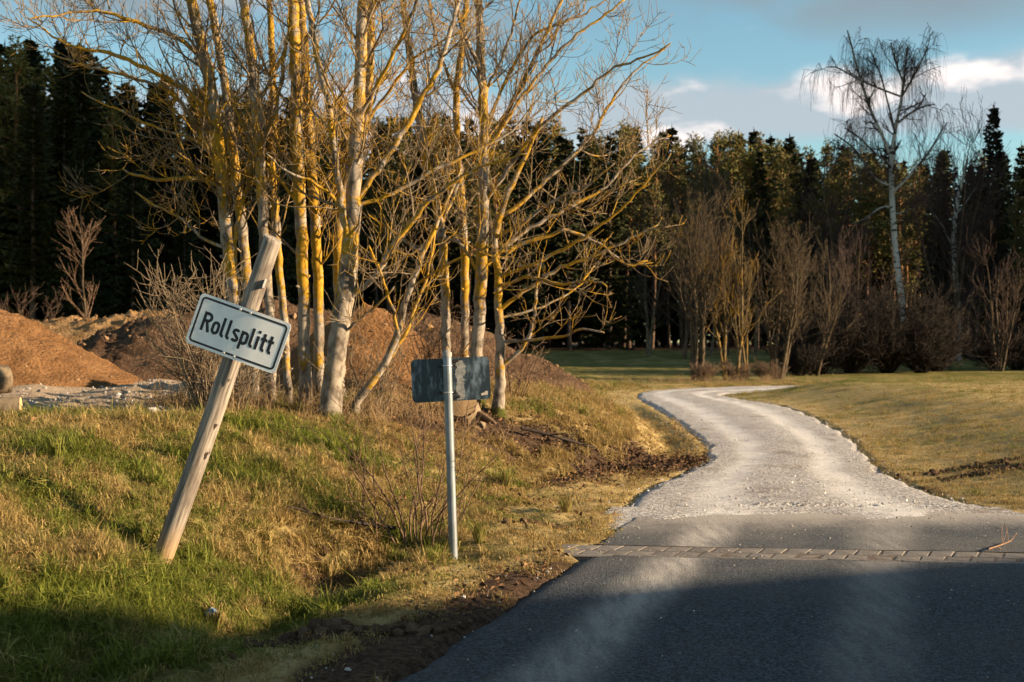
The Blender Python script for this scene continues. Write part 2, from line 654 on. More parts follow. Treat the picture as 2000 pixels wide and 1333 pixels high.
def zones(X, Y):
    d = xe(np.clip(Y, -40, 41.6)) - X
    dr, sr = seg_dist(X, Y, DR)
    field = (sr > 0) & (Y > 9.5)
    nz = fbm(X, Y, 0.9, 4, 31)
    # green amount
    green = np.where(d > 0, 0.60 + 0.75 * nz, 0.25 + 0.25 * nz)
    green = np.where(d > 0, green * np.interp(Y, [10, 14, 17, 20, 30, 36, 60], [1.0, 0.75, 0.35, 0.08, 0.1, 0.5, 1.0]), green)
    green = np.where(field, 0.26 + 0.35 * nz + 0.40 * smooth((Y - 24) / 16), green)
    green = np.where(Y > 46, 0.72 + 0.3 * nz, green)
    green = green * np.where((d > 0) & (Y < 40), smooth((d - 0.25) / 0.8), 1)
    # bare soil and leaf litter
    dirt = np.zeros_like(X)
    dirt = np.maximum(dirt, np.where(d > -0.3, smooth((0.62 - d) / 0.45) * (Y < 10.8) * smooth((9.8 - Y) / 1.5), 0))      # verge
    dirt = np.maximum(dirt, 1.1 * np.exp(-((X + 1.0) / 0.75) ** 2 - ((Y - 14.6) / 1.0) ** 2))                    # under trees
    dirt = np.maximum(dirt, 1.25 * np.exp(-((X + 0.1) / 1.2) ** 2 - ((Y - 15.1) / 0.9) ** 2))
    dirt = np.maximum(dirt, 1.25 * np.exp(-((d - 0.95) / 0.38) ** 2 - ((Y - 15.3) / 2.2) ** 2))
    dirt = np.maximum(dirt, 1.2 * np.exp(-((d - 0.35) / 0.55) ** 2 - ((Y - 16.2) / 1.5) ** 2))
    dirt = np.maximum(dirt, 1.15 * np.exp(-((X + 1.13) / 0.42) ** 2 - ((Y - 8.95) / 0.5) ** 2))  # ditch hollow: dark soil that also paints in the hollow's shade
    dirt = np.maximum(dirt, 1.1 * np.exp(-((X + 0.75) / 0.8) ** 2 - ((Y - 6.75) / 0.18) ** 2))
    dirt = np.maximum(dirt, np.where(field, 0.95 * np.exp(-((X - 5.55) / 0.7) ** 2 - ((Y - 14.6) / 0.5) ** 2), 0))
    dirt = np.maximum(dirt, np.where(field, 0.42 * smooth((0.35 - dr) / 0.35), 0))
    dirt = dirt + 0.5 * fbm(X, Y, 2.3, 3, 77) * (dirt > 0.08)
    # forest floor
    dirt = np.where((Y > 84) & (Y < 400), np.maximum(dirt, smooth((Y - 84 + 6 * nz) / 8) * (X < -12) + smooth((Y - 108 + 6 * nz) / 6)), dirt)
    # pale gravel yard on the left
    yard = smooth((d - 5.4 + 0.9 * nz) / 0.6) * smooth((44 - Y) / 8) * smooth((Y - 11.2 - 0.3 * nz + 0 * X) / 0.8)
    yard = np.maximum(yard, smooth((d - 4.3 + 0.6 * nz) / 0.5) * np.exp(-((Y - 13.0) / 0.9) ** 2) * 1.2)
    return np.clip(green, 0, 1), np.clip(dirt, 0, 1), np.clip(yard, 0, 1)


zg, zd, zy = zones(GX, GY)
cattr(gm, 'zone', np.stack([zg, zd, zy], axis=-1).reshape(-1, 3))
t = NT('ground_turf', 0.95, 0.05)
zc = t.sep(t.attr('zone', 'Color'))
na, nb_ = t.noise(1.4, 6, 0.65), t.noise(22, 5, 0.7)
nc = t.noise(140, 3, 0.7)
dry = t.mix(t.ss(nb_, 0.3, 0.7), (0.20, 0.145, 0.056), (0.42, 0.32, 0.15))
dry = t.mix(t.ss(nc, 0.3, 0.7, 0, 0.6), dry, (0.46, 0.36, 0.18))
grn = t.mix(t.ss(nb_, 0.3, 0.7), (0.062, 0.066, 0.018), (0.135, 0.130, 0.034))
f1 = t.math('ADD', zc[0], t.math('MULTIPLY', t.math('SUBTRACT', na, 0.5), 1.1))
c = t.mix(t.ss(f1, 0.25, 0.85), dry, grn)
soil = t.mix(t.ss(nb_, 0.35, 0.65), (0.030, 0.019, 0.013), (0.095, 0.062, 0.042))
soil = t.mix(t.ss(nc, 0.55, 0.7, 0, 0.6), soil, (0.20, 0.14, 0.10))
f2 = t.math('ADD', zc[1], t.math('MULTIPLY', t.math('SUBTRACT', nb_, 0.5), 0.5))
c = t.mix(t.ss(f2, 0.35, 0.65), c, soil)
grv = t.mix(t.ss(nc, 0.3, 0.7), (0.22, 0.165, 0.115), (0.42, 0.335, 0.25))
f3 = t.math('ADD', zc[2], t.math('MULTIPLY', t.math('SUBTRACT', nb_, 0.5), 0.5))
c = t.mix(t.ss(f3, 0.4, 0.65), c, grv)
t.color(c)
t.bump(t.math('ADD', t.math('MULTIPLY', nb_, 0.7), t.math('MULTIPLY', nc, 0.3)), 0.9, 0.04)
ground_o = link('ground', gm, t.done())
tag(ground_o, kind='structure')


# ---- gravel track
def gravel_track():
    nu = 44
    us = np.linspace(-0.035, 1.035, nu)
    n = 520
    pr = np.linspace(0, 1, n) ** 1.5 * (len(DL) - 1)
    L = np.stack([np.interp(pr, np.arange(len(DL)), DL[:, k]) for k in (0, 1)], axis=1)
    Rr = np.stack([np.interp(pr, np.arange(len(DR)), DR[:, k]) for k in (0, 1)], axis=1)
    el = fbm(L[:, 0] * 1.0, L[:, 1], 1.7, 4, 3) * 0.16
    er = fbm(Rr[:, 0], Rr[:, 1], 1.7, 4, 8) * 0.16
    V = []
    U = []
    for i in range(n):
        w = np.linalg.norm(Rr[i] - L[i])
        uu = us + (1 - us) * (el[i] / w) * 0.8 + us * (er[i] / w) * 0.8
        p = L[i][None] * (1 - uu[:, None]) + Rr[i][None] * uu[:, None]
        V.append(p)
        U.append(us)
    V = np.array(V)
    U = np.array(U)
    X, Y = V[..., 0], V[..., 1]
    edge = np.minimum(U, 1 - U)
    crown = 0.035 * np.sin(np.clip(U, 0, 1) * math.pi)
    ruts = -0.014 * np.exp(-((U - 0.27) / 0.10) ** 2) - 0.014 * np.exp(-((U - 0.72) / 0.10) ** 2)
    z = 0.010 + crown + ruts + fbm(X, Y, 1.8, 4, 4) * 0.016 + fbm(X, Y, 9, 3, 6) * 0.007
    z = np.where(edge < 0.02, z - 0.05, z)
    z = np.where(Y < 11.9, 0.012 + fbm(X, Y, 9, 3, 6) * 0.006 - 0.022 * smooth((11.7 + fbm(X, Y, 2.2, 5, 40, 0.65) * 0.55 + (X - 2.6) * 0.06 - Y) / 0.5), z)
    vi = np.arange(n * nu).reshape(n, nu)
    F = np.stack([vi[:-1, :-1], vi[:-1, 1:], vi[1:, 1:], vi[1:, :-1]], axis=-1).reshape(-1, 4)
    me = mesh('gravel_track', np.stack([X, Y, z], axis=-1).reshape(-1, 3), F, True)
    fattr(me, 'across', U)
    t = NT('limestone_gravel', 0.95, 0.08)
    st = t.voro(58, 1)
    sd = t.voro(58, 0)
    sf = t.noise(160, 3, 0.7)
    mid = t.noise(1.5, 5, 0.65, t.map((1, 0.55, 1)))
    sx = t.sep(st)
    c = t.mix(t.ss(sx[0], 0.15, 0.85), (0.135, 0.128, 0.125), (0.55, 0.54, 0.54))
    c = t.mix(t.ss(sf, 0.35, 0.65, 0, 0.6), c, (0.32, 0.308, 0.30))
    c = t.mix(t.ss(mid, 0.50, 0.72, 0, 0.75), c, (0.19, 0.16, 0.14))
    ac = t.attr('across')
    rut = t.math('ADD', t.ss(t.math('ABSOLUTE', t.math('SUBTRACT', ac, 0.28)), 0.13, 0.02), t.ss(t.math('ABSOLUTE', t.math('SUBTRACT', ac, 0.72)), 0.13, 0.02))
    c = t.mix(t.math('MULTIPLY', t.math('MULTIPLY', rut, t.ss(mid, 0.25, 0.55)), 0.72), c, (0.60, 0.59, 0.59))
    gg = t.noise(20, 5, 0.85)
    c = t.mix(1.0, c, t.mix(t.ss(gg, 0.3, 0.7), (0.78, 0.78, 0.79), (1.28, 1.27, 1.26)), 'MULTIPLY')
    t.color(c)
    t.bump(t.math('ADD', t.math('MULTIPLY', sd, 0.5), t.math('MULTIPLY', sf, 0.5)), 0.9, 0.016)
    o = link('gravel_track', me, t.done())
    tag(o, kind='structure')


gravel_track()


# ---- asphalt (near road and the strip beyond the gutter)
def gut_y(x):      # far edge line of the gutter
    return 9.76 - 0.118 * (x - 0.35)


def asphalt(name, y0f, y1f, xr, st, s_edge):
    """sheet bounded by the diagonal left edge, two lines y0f(x), y1f(x) and a right limit"""
    us = np.concatenate([np.linspace(0, 0.25, 46), np.linspace(0.25, 1, 60)[1:]])
    n = st
    U, Vv = np.meshgrid(us, np.linspace(0, 1, n))
    X = np.full(U.shape, 2.0)
    for _ in range(3):
        Y = y0f(X) * (1 - Vv) + y1f(X) * Vv
        xl = s_edge + 0.3126 * Y + 0.07 * fbm(Y, np.ones_like(Y), 2.4, 5, 12, 0.65)
        X = xl * (1 - U) + xr(Y) * U
    z = fbm(X, Y, 0.9, 2, 14) * 0.006
    z[:, 0] -= 0.05
    z[:, 1] -= 0.012
    vi = np.arange(n * len(us)).reshape(n, len(us))
    F = np.stack([vi[:-1, :-1], vi[:-1, 1:], vi[1:, 1:], vi[1:, :-1]], axis=-1).reshape(-1, 4)
    me = mesh(name, np.stack([X, Y, z], axis=-1).reshape(-1, 3), F, True)
    return me


t = NT('worn_asphalt', 0.8, 0.25)
sp = t.sep(t.tc)
fine1 = t.voro(95, 1)
fd = t.voro(95, 0)
fn = t.noise(220, 2, 0.8)
s = t.math('SUBTRACT', sp[0], t.math('MULTIPLY', sp[1], 0.3126))
wob = t.math('MULTIPLY', t.math('SUBTRACT', t.noise(0.8, 3), 0.5), 0.25)
s = t.math('ADD', s, wob)
streak = t.noise(3.0, 5, 0.7, t.map((3.2, 0.5, 1), rot=(0, 0, R_(17.4))))
tr1 = t.ss(t.math('ABSOLUTE', t.math('ADD', s, 1.66)), 0.34, 0.03)
tr2 = t.ss(t.math('ABSOLUTE', t.math('ADD', s, 0.22)), 0.36, 0.05)
fade = t.ss(sp[1], 5.0, 10.8, 0.55, 1.0)
tr = t.math('ADD', t.math('MULTIPLY', tr1, 1.15), t.math('MULTIPLY', tr2, 0.55))
tr = t.math('MULTIPLY', t.math('MULTIPLY', tr, fade), t.math('MULTIPLY', t.ss(streak, 0.25, 0.70, 0.35, 1.1), t.ss(t.noise(45, 4, 0.75), 0.25, 0.65, 0.55, 1.1)))
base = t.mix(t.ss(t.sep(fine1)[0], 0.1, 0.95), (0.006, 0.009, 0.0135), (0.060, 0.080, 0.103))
base = t.mix(t.ss(fn, 0.66, 0.74, 0, 0.7), base, (0.20, 0.19, 0.18))
big = t.noise(1.1, 5, 0.6)
grain = t.noise(26, 5, 0.85)
base = t.mix(1.0, base, t.mix(t.ss(grain, 0.3, 0.7), (0.45, 0.45, 0.45), (1.7, 1.7, 1.7)), 'MULTIPLY')
base = t.mix(t.ss(big, 0.35, 0.7, 0, 0.3), base, (0.085, 0.078, 0.072))
dust = t.math('ADD', t.ss(sp[1], 7.2, 9.6, 0.0, 0.38), t.ss(sp[1], 10.5, 11.8, 0.0, 0.62))
base = t.mix(t.math('MULTIPLY', dust, t.ss(big, 0.3, 0.65, 0.4, 1.0)), base, (0.185, 0.172, 0.165))
base = t.mix(t.math('MULTIPLY', tr, 0.9), base, t.mix(t.ss(fn, 0.3, 0.7), (0.31, 0.295, 0.28), (0.50, 0.475, 0.45)))
fz = t.math('ADD', sp[1], t.math('ADD', t.math('MULTIPLY', t.math('SUBTRACT', grain, 0.5), 2.6), t.math('MULTIPLY', t.math('SUBTRACT', big, 0.5), 1.6)))
base = t.mix(t.ss(fz, 10.2, 11.7, 0.0, 0.92), base, t.mix(t.ss(fn, 0.3, 0.7), (0.25, 0.23, 0.215), (0.46, 0.43, 0.405)))
t.color(base)
t.bump(t.math('ADD', fd, t.math('MULTIPLY', fn, 0.6)), 1.0, 0.010)
M['asphalt'] = t.done()
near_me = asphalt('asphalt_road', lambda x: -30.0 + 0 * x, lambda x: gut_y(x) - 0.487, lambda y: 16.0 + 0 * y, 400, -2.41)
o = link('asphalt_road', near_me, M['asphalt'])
tag(o, kind='structure')
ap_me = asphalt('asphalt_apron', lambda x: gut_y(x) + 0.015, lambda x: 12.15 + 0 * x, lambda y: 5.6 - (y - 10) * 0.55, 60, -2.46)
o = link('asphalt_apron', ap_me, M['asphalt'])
tag(o, kind='structure')

# ---- paved gutter: two rows of setts and a strip of edging stones, bedded in grit
gut = empty('paved_gutter', (0, 9.4, 0))
tag(gut, kind='structure')
bed_v, bed_f = [], []
for i, x in enumerate(np.linspace(0.2, 9.0, 60)):
    for k, off in enumerate((-0.515, 0.03)):
        bed_v.append((x, gut_y(x) + off - 9.4, -0.0030 + 0.0010 * math.sin(i * 2.1)))
for i in range(59):
    bed_f.append((2 * i, 2 * i + 2, 2 * i + 3, 2 * i + 1))
M['grit'] = simple('gutter_grit', (0.06, 0.045, 0.036), (0.17, 0.13, 0.105), 60, 0.95, 0.6)
link('gutter_bed', mesh('gutter_bed', bed_v, bed_f), M['grit'], gut)
t = NT('concrete_sett', 0.9, 0.15)
oi = t.n.new('ShaderNodeObjectInfo').outputs['Random']
nn, n3 = t.noise(35, 5, 0.7), t.noise(6, 4)
c = t.mix(t.ss(nn, 0.3, 0.7), (0.095, 0.088, 0.082), (0.20, 0.185, 0.172))
c = t.mix(t.math('MULTIPLY', oi, 0.35), c, (0.23, 0.21, 0.195))
c = t.mix(t.ss(n3, 0.55, 0.75, 0, 0.6), c, (0.11, 0.085, 0.07))
t.color(c).bump(nn, 0.6, 0.004)
M['sett'] = t.done()


def sett_mesh(w, dpt, h, seed):
    """parallelogram block with worn, chamfered top"""
    rg = np.random.default_rng(seed)
    e = 0.006
    v = []
    for lvl, ins in ((-0.06, 0.0), (h - 0.004, 0.0), (h, e)):
        for sx, sy in ((-1, -1), (1, -1), (1, 1), (-1, 1)):
            x = sx * (w / 2 - ins) + rg.normal(0, 0.003)
            y = sy * (dpt / 2 - ins) + rg.normal(0, 0.003)
            v.append((x + 0.3126 * y, y, lvl + rg.normal(0, 0.0012)))
    v.append((0, 0, h + 0.003))
    f = []
    for a in (0, 4):
        for k in range(4):
            f.append((a + k, a + (k + 1) % 4, a + 4 + (k + 1) % 4, a + 4 + k))
    for k in range(4):
        f.append((8 + k, 8 + (k + 1) % 4, 12))
    return mesh('sett', v, f)


sets = [sett_mesh(0.158, 0.206, 0.001, k) for k in range(6)]
sets2 = [sett_mesh(0.158, 0.176, -0.001, k + 9) for k in range(6)]
edgs = [sett_mesh(0.49, 0.060, 0.003, k + 20) for k in range(4)]
for row, (off, meshes, w, x0) in enumerate(((-0.115, sets, 0.171, 0.42), (-0.318, sets2, 0.171, 0.36), (-0.448, edgs, 0.50, 0.62))):
    x = x0
    k = 0
    while x < 6.0:
        y = gut_y(x) + off
        o = link('sett' if row < 2 else 'edging_stone', meshes[int(rng.integers(len(meshes)))], M['sett'], gut)
        o.location = (x + 0.3126 * off, y - 9.4, rng.normal(0, 0.0014))
        o.rotation_euler = (rng.normal(0, 0.008), rng.normal(0, 0.012), -0.1175 + rng.normal(0, 0.012))
        x += w * rng.uniform(0.985, 1.02)
        k += 1


def gz(x, y):
    return float(ground(np.array([x]), np.array([y]))[0])


def hit(x, y):
    """first ground point on the sight line through a photo pixel"""
    Ys = np.linspace(4.5, 60, 2400)
    Xs = (x - CX) / FPX * Ys
    zr_ = EYE - (y - CY) / FPX * Ys
    g_ = ground(Xs, Ys)
    k_ = int(np.argmax(zr_ <= g_))
    return float(Xs[k_]), float(Ys[k_]), float(g_[k_])


# ------------------------------------------------------------------ unseen shed added off-frame to throw the shadow over the near asphalt
def box_v(x0, x1, y0, y1, z0, z1):
    v = [(x0, y0, z0), (x1, y0, z0), (x1, y1, z0), (x0, y1, z0), (x0, y0, z1), (x1, y0, z1), (x1, y1, z1), (x0, y1, z1)]
    f = [(0, 3, 2, 1), (4, 5, 6, 7), (0, 1, 5, 4), (1, 2, 6, 5), (2, 3, 7, 6), (3, 0, 4, 7)]
    return v, f


def boxes(name, lst):
    V, Fc = [], []
    for b in lst:
        v, f = box_v(*b)
        n = len(V)
        V += v
        Fc += [tuple(i + n for i in q) for q in f]
    return mesh(name, V, Fc)


M['board'] = simple('weathered_board', (0.10, 0.07, 0.05), (0.22, 0.16, 0.11), 5, 0.9, 0.3, stretch=(8, 8, 0.6))
M['roof_sheet'] = simple('fibre_cement_sheet', (0.12, 0.12, 0.12), (0.22, 0.21, 0.20), 4, 0.9, 0.3)
H_SHED = 6.0
off = H_SHED / math.tan(R_(SUN_EL))
ax, ay = 3.66 + off * math.cos(R_(SUN_BEYOND)), 9.20 + off * math.sin(R_(SUN_BEYOND))
ang = math.atan2(1.31, 3.25)
shed = empty('shadow_shed', (ax - 13.0 * math.cos(ang), ay - 13.0 * math.sin(ang), 0))
shed.rotation_euler = (0, 0, ang)
tag(shed, 'unseen timber shed added outside the frame to cast the shadow across the near asphalt', 'shed')
link('wall', boxes('wall', [(0, 18, -9, -0.05, -0.2, 5.8)]), M['board'], shed)
link('roof', boxes('roof', [(-0.2, 18.2, -9.3, 0.0, 5.8, 6.0)]), M['roof_sheet'], shed)
for k in range(3):
    link('door', boxes('door', [(1.2 + k * 5.6, 5.4 + k * 5.6, -0.05, 0.03, 0.0, 4.4)]), M['board'], shed)


# ------------------------------------------------------------------ leaning Rollsplitt sign
def frame_obj(name, origin, xa, ya, za):
    o = empty(name, (0, 0, 0))
    o.matrix_world = Matrix(((xa.x, ya.x, za.x, origin.x), (xa.y, ya.y, za.y, origin.y), (xa.z, ya.z, za.z, origin.z), (0, 0, 0, 1)))
    return o


def rrect(w, h, r, n=8):
    pts = []
    for cx, cy, a0 in ((w / 2 - r, h / 2 - r, 0), (-w / 2 + r, h / 2 - r, 90), (-w / 2 + r, -h / 2 + r, 180), (w / 2 - r, -h / 2 + r, 270)):
        for k in range(n + 1):
            a = R_(a0 + 90 * k / n)
            pts.append((cx + r * math.cos(a), cy + r * math.sin(a)))
    return pts


def plate_mesh(name, w, h, r, th, bend=lambda x, y: 0.0, nx=30):
    """rounded plate in the XZ plane, front towards -Y, as a bendable strip grid"""
    pts = []
    xs = sorted(set([round(-w / 2 + r * (1 - math.cos(R_(a))), 5) for a in range(0, 91, 10)] +
                    [round(w / 2 - r * (1 - math.cos(R_(a))), 5) for a in range(0, 91, 10)] +
                    [round(q, 5) for q in np.linspace(-w / 2 + r, w / 2 - r, nx)]))

    def hh(x):
        e = abs(x) - (w / 2 - r)
        return h / 2 if e <= 0 else h / 2 - r + math.sqrt(max(r * r - e * e, 0))
    V, Fc = [], []
    nz = 7
    for side in (0, 1):
        for x in xs:
            for k in range(nz):
                z = (k / (nz - 1) * 2 - 1) * max(hh(x), 1e-4)
                V.append((x, bend(x, z) + side * th, z))
    n, m = len(xs), nz

    def vid(s, i, k):
        return s * n * m + i * m + k
    for i in range(n - 1):
        for k in range(m - 1):
            Fc.append((vid(0, i, k), vid(0, i + 1, k), vid(0, i + 1, k + 1), vid(0, i, k + 1)))
            Fc.append((vid(1, i, k), vid(1, i, k + 1), vid(1, i + 1, k + 1), vid(1, i + 1, k)))
        for k in (0, m - 1):
            q = (vid(0, i, k), vid(1, i, k), vid(1, i + 1, k), vid(0, i + 1, k))
            Fc.append(q if k == 0 else q[::-1])
    for i in (0, n - 1):
        for k in range(m - 1):
            q = (vid(0, i, k), vid(0, i, k + 1), vid(1, i, k + 1), vid(1, i, k))
            Fc.append(q if i == 0 else q[::-1])
    return mesh(name, V, Fc)


def stroke(pts, w, closed=False):
    """flat mitred ribbon; returns verts2d, quads"""
    p = np.array(pts, float)
    n = len(p)
    V, Q = [], []
    for i in range(n):
        a = p[i] - p[i - 1] if (i > 0 or closed) else p[1] - p[0]
        b = p[(i + 1) % n] - p[i] if (i < n - 1 or closed) else p[-1] - p[-2]
        a, b = a / np.linalg.norm(a), b / np.linalg.norm(b)
        na, nb = np.array([-a[1], a[0]]), np.array([-b[1], b[0]])
        m = na + nb
        m /= np.linalg.norm(m)
        k = 1 / max(np.dot(m, na), 0.4)
        V += [p[i] + m * k * w / 2, p[i] - m * k * w / 2]
    for i in range(n - (0 if closed else 1)):
        j = (i + 1) % n
        Q.append((2 * i, 2 * i + 1, 2 * j + 1, 2 * j))
    return V, Q


def arc(cx, cy, rx, ry, a0, a1, n=10):
    return [(cx + rx * math.cos(R_(a0 + (a1 - a0) * k / n)), cy + ry * math.sin(R_(a0 + (a1 - a0) * k / n))) for k in range(n + 1)]


SW = 0.160
hw = SW / 2


def stadium(x0, x1, y0, y1):
    rx = (x1 - x0) / 2
    ry = min(rx * 1.05, (y1 - y0) / 2)
    cx = (x0 + x1) / 2
    return arc(cx, y1 - ry, rx, ry, 0, 180, 14) + arc(cx, y0 + ry, rx, ry, 180, 360, 14)


XH = 0.70
foot_l = lambda top: [(hw, top), (hw, 0.20)] + arc(hw + 0.125, 0.20, 0.125, 0.125, 180, 270, 8)[1:] + [(hw + 0.165, hw)]
GLY = {
    'R': (0.60, [([(hw, 0), (hw, 1)], 0), ([(hw, 1 - hw), (0.27, 1 - hw)] + arc(0.27, 0.735, 0.195, 0.265 - hw, 90, -90, 12)[1:] + [(0.27, 0.47 + hw), (hw, 0.47 + hw)], 0),
                 ([(0.27, 0.52), (0.485, 0.0)], 0)]),
    'o': (0.535, [(stadium(hw, 0.475 - hw, hw, XH - hw), 1)]),
    'l': (0.345, [(foot_l(1.0), 0)]),
    's': (0.475, [(arc(0.215, XH - 0.185, 0.14, 0.185 - hw, 25, 90, 6) + arc(0.195, XH - 0.19, 0.13, 0.19 - hw, 90, 235, 10)
                   + arc(0.225, 0.185, 0.13, 0.185 - hw, 60, -90, 10) + arc(0.195, 0.19, 0.14, 0.19 - hw, -90, -155, 6), 0)]),
    'p': (0.535, [([(hw, -0.26), (hw, XH)], 0), (stadium(hw, 0.475 - hw, hw, XH - hw), 1)]),
    'i': (0.255, [([(hw, 0), (hw, XH)], 0), ([(hw, 0.84), (hw, 0.985)], 0)]),
    't': (0.385, [([(0.07 + hw, 0.92), (0.07 + hw, 0.20)] + arc(0.07 + hw + 0.125, 0.20, 0.125, 0.125, 180, 270, 8)[1:] + [(0.07 + hw + 0.16, hw)], 0),
                  ([(-0.01, XH - hw), (0.33, XH - hw)], 0)]),
}
M['sign_white'] = simple('sign_white_sheeting', (0.76, 0.77, 0.78), (0.84, 0.84, 0.84), 14, 0.42, 0, spec=0.4)
M['sign_black'] = simple('sign_black_film', (0.010, 0.010, 0.014), (0.020, 0.020, 0.026), 20, 0.45, 0, spec=0.35)
M['zinc'] = simple('galvanised_steel', (0.40, 0.41, 0.42), (0.55, 0.56, 0.57), 18, 0.45, 0, spec=0.5, metal=0.55)
M['dark_steel'] = simple('dark_steel', (0.02, 0.02, 0.022), (0.06, 0.05, 0.045), 30, 0.6, 0, metal=0.4)
t = NT('weathered_post_wood', 0.85, 0.15)
gr = t.noise(10, 6, 0.65, t.map((6, 6, 0.35)))
bl = t.noise(3.2, 5, 0.6, t.map((1.4, 1.4, 0.8), (4, 2, 7)))
kn = t.noise(9, 3, 0.6, t.map((1, 1, 0.6), (1, 8, 3)))
c = t.mix(t.ss(gr, 0.3, 0.7), (0.095, 0.080, 0.068), (0.330, 0.292, 0.252))
c = t.mix(t.ss(bl, 0.48, 0.66, 0, 0.75), c, (0.095, 0.076, 0.064))
c = t.mix(t.ss(kn, 0.655, 0.70), c, (0.030, 0.022, 0.018))
zz = t.sep(t.tc)[2]
c = t.mix(t.ss(t.math('ADD', zz, t.math('MULTIPLY', kn, 0.2)), 0.34, 0.12, 0, 0.6), c, (0.34, 0.20, 0.08))
t.color(c).bump(gr, 0.8, 0.006)
M['post_wood'] = t.done()

PY = 7.75
pb, pt = P(319, 1085, PY), P(535, 466, PY)
za = (pt - pb).normalized()
ya = Vector((0, 1, 0))
xa = ya.cross(za).normalized()
plen = (pt - pb).length
rs = frame_obj('leaning_road_sign', pb, xa, ya, za)
tag(rs, 'white Rollsplitt sign on a leaning weathered wooden pole in the grassy bank', 'sign')
rg = np.random.default_rng(5)
V, Fc = [], []
nzp, kp = 60, 28
for i in range(nzp):
    z = -0.25 + (plen + 0.25) * i / (nzp - 1)
    r = 0.061 - 0.005 * max(z, 0) / plen
    for k in range(kp):
        a = 2 * math.pi * k / kp
        rr = r * (1 + 0.035 * float(fbm(np.array(math.cos(a) * 2 + 9), np.array(math.sin(a) * 2 + z * 1.3), 1.0, 3, 3)) + 0.012 * math.sin(a * 3 + z))
        V.append((rr * math.cos(a) + 0.006 * math.sin(z * 2.1), rr * math.sin(a), z + (0.012 * math.cos(a - 2.2) if i == nzp - 1 else 0)))
for i in range(nzp - 1):
    for k in range(kp):
        Fc.append((i * kp + k, i * kp + (k + 1) % kp, (i + 1) * kp + (k + 1) % kp, (i + 1) * kp + k))
V.append((0, 0, plen + 0.004))
top = (nzp - 1) * kp
for k in range(kp):
    Fc.append((top + k, top + (k + 1) % kp, len(V) - 1))
pole_me = mesh('pole', V, Fc)
pole_me.polygons.foreach_set('use_smooth', [len(p.vertices) == 4 for p in pole_me.polygons])
link('pole', pole_me, M['post_wood'], rs)
# plate
SWD, SHT = 0.598, 0.318
sc_ = P(469, 651, PY)
loc = Vector(((sc_ - pb).dot(xa), -0.078, (sc_ - pb).dot(za)))
bend = lambda x, z: 0.014 * smooth(np.array((abs(x - 0.03) - 0.02) / 0.25)) * (1.0 if x > 0.03 else 0.55)
bend_f = lambda x, z: float(bend(x, z))
pl = link('sign_plate', plate_mesh('sign_plate', SWD, SHT, 0.030, 0.003, bend_f), M['sign_white'], rs, loc)
pl.rotation_euler = (0, 0, R_(-8.5))


def ribbon(name, polys, z_off, matl, parent):
    V, Fc = [], []
    for pts, closed, w in polys:
        # densify so the film follows the bend
        pp = []
        n = len(pts)
        for i in range(n if closed else n - 1):
            a, b = np.array(pts[i]), np.array(pts[(i + 1) % n])
            k = max(1, int(np.linalg.norm(b - a) / 0.02))
            for q in range(k):
                pp.append(a + (b - a) * q / k)
        if not closed:
            pp.append(np.array(pts[-1]))
        v, q = stroke(pp, w, closed)
        n0 = len(V)
        V += [(a[0], bend_f(a[0], a[1]) - z_off, a[1]) for a in v]
        Fc += [tuple(i + n0 for i in f) for f in q]
    return link(name, mesh(name, V, Fc), matl, parent)


ribbon('border', [(rrect(SWD - 0.046, SHT - 0.046, 0.020), True, 0.0125)], 0.0008, M['sign_black'], pl)
CAP = 0.118
tw = sum(GLY[ch][0] for ch in 'Rollsplitt') - 0.05
sx = (0.785 * SWD) / (tw)
pen = -SWD / 2 + 0.105 * SWD
base_z = SHT / 2 - 0.682 * SHT
for ch in 'Rollsplitt':
    adv, polys = GLY[ch]
    out = []
    for i, (pts, closed) in enumerate(polys):
        out.append(([(pen + x * sx, base_z + y * CAP) for x, y in pts], closed, SW * (sx + CAP) / 2))
    lay = 0.0008
    for i, q in enumerate(out[:1]):
        pass
    # one film per glyph; strokes that cross sit 0.15 mm apart
    V, Fc = [], []
    for i, (pts, closed, w) in enumerate(out):
        pp = []
        n = len(pts)
        v, q = stroke(pts, w, closed)
        n0 = len(V)
        V += [(a[0], bend_f(a[0], a[1]) - lay - 0.00015 * i, a[1]) for a in v]
        Fc += [tuple(k + n0 for k in f) for f in q]
    link('letter', mesh('letter', V, Fc), M['sign_black'], pl)
    pen += adv * sx


def disc_bolt(name, parent, loc, r, h, matl, axis_y=True, k=10):
    V, Fc = [], []
    for lv, rr in ((0, r), (-h * 0.6, r), (-h, r * 0.6)):
        for i in range(k):
            a = 2 * math.pi * i / k
            V.append((rr * math.cos(a), lv, rr * math.sin(a)))
    for a in (0, k):
        for i in range(k):
            Fc.append((a + i, a + (i + 1) % k, a + k + (i + 1) % k, a + k + i))
    Fc.append(tuple(range(2 * k, 3 * k)))
    return link(name, mesh(name, V, Fc), matl, parent, loc)


for bx, bz in ((-0.030, SHT / 2 - 0.020), (0.038, SHT / 2 - 0.020), (-0.040, -SHT / 2 + 0.020), (0.030, -SHT / 2 + 0.020)):
    b = disc_bolt('bolt', pl, (bx, bend_f(bx, bz) - 0.0012, bz), 0.0085, 0.006, M['zinc'])
# bracket rails and clamp behind the plate, over the pole
for bz in (SHT / 2 - 0.012, -SHT / 2 + 0.025):
    link('bracket', boxes('bracket', [(-0.075, 0.075, 0.0045, 0.022, bz - 0.014, bz + 0.014)]), M['dark_steel'], pl)
tb = Tubes()
a = np.linspace(R_(-10), R_(190), 15)
tb.add(np.stack([np.cos(a) * 0.064, np.sin(a) * 0.064 - 0.004, np.full(15, loc.z + SHT / 2 + 0.004)], axis=1), np.full(15, 0.006), 5)
link('clamp_band', tb.build('clamp_band'), M['dark_steel'], rs)
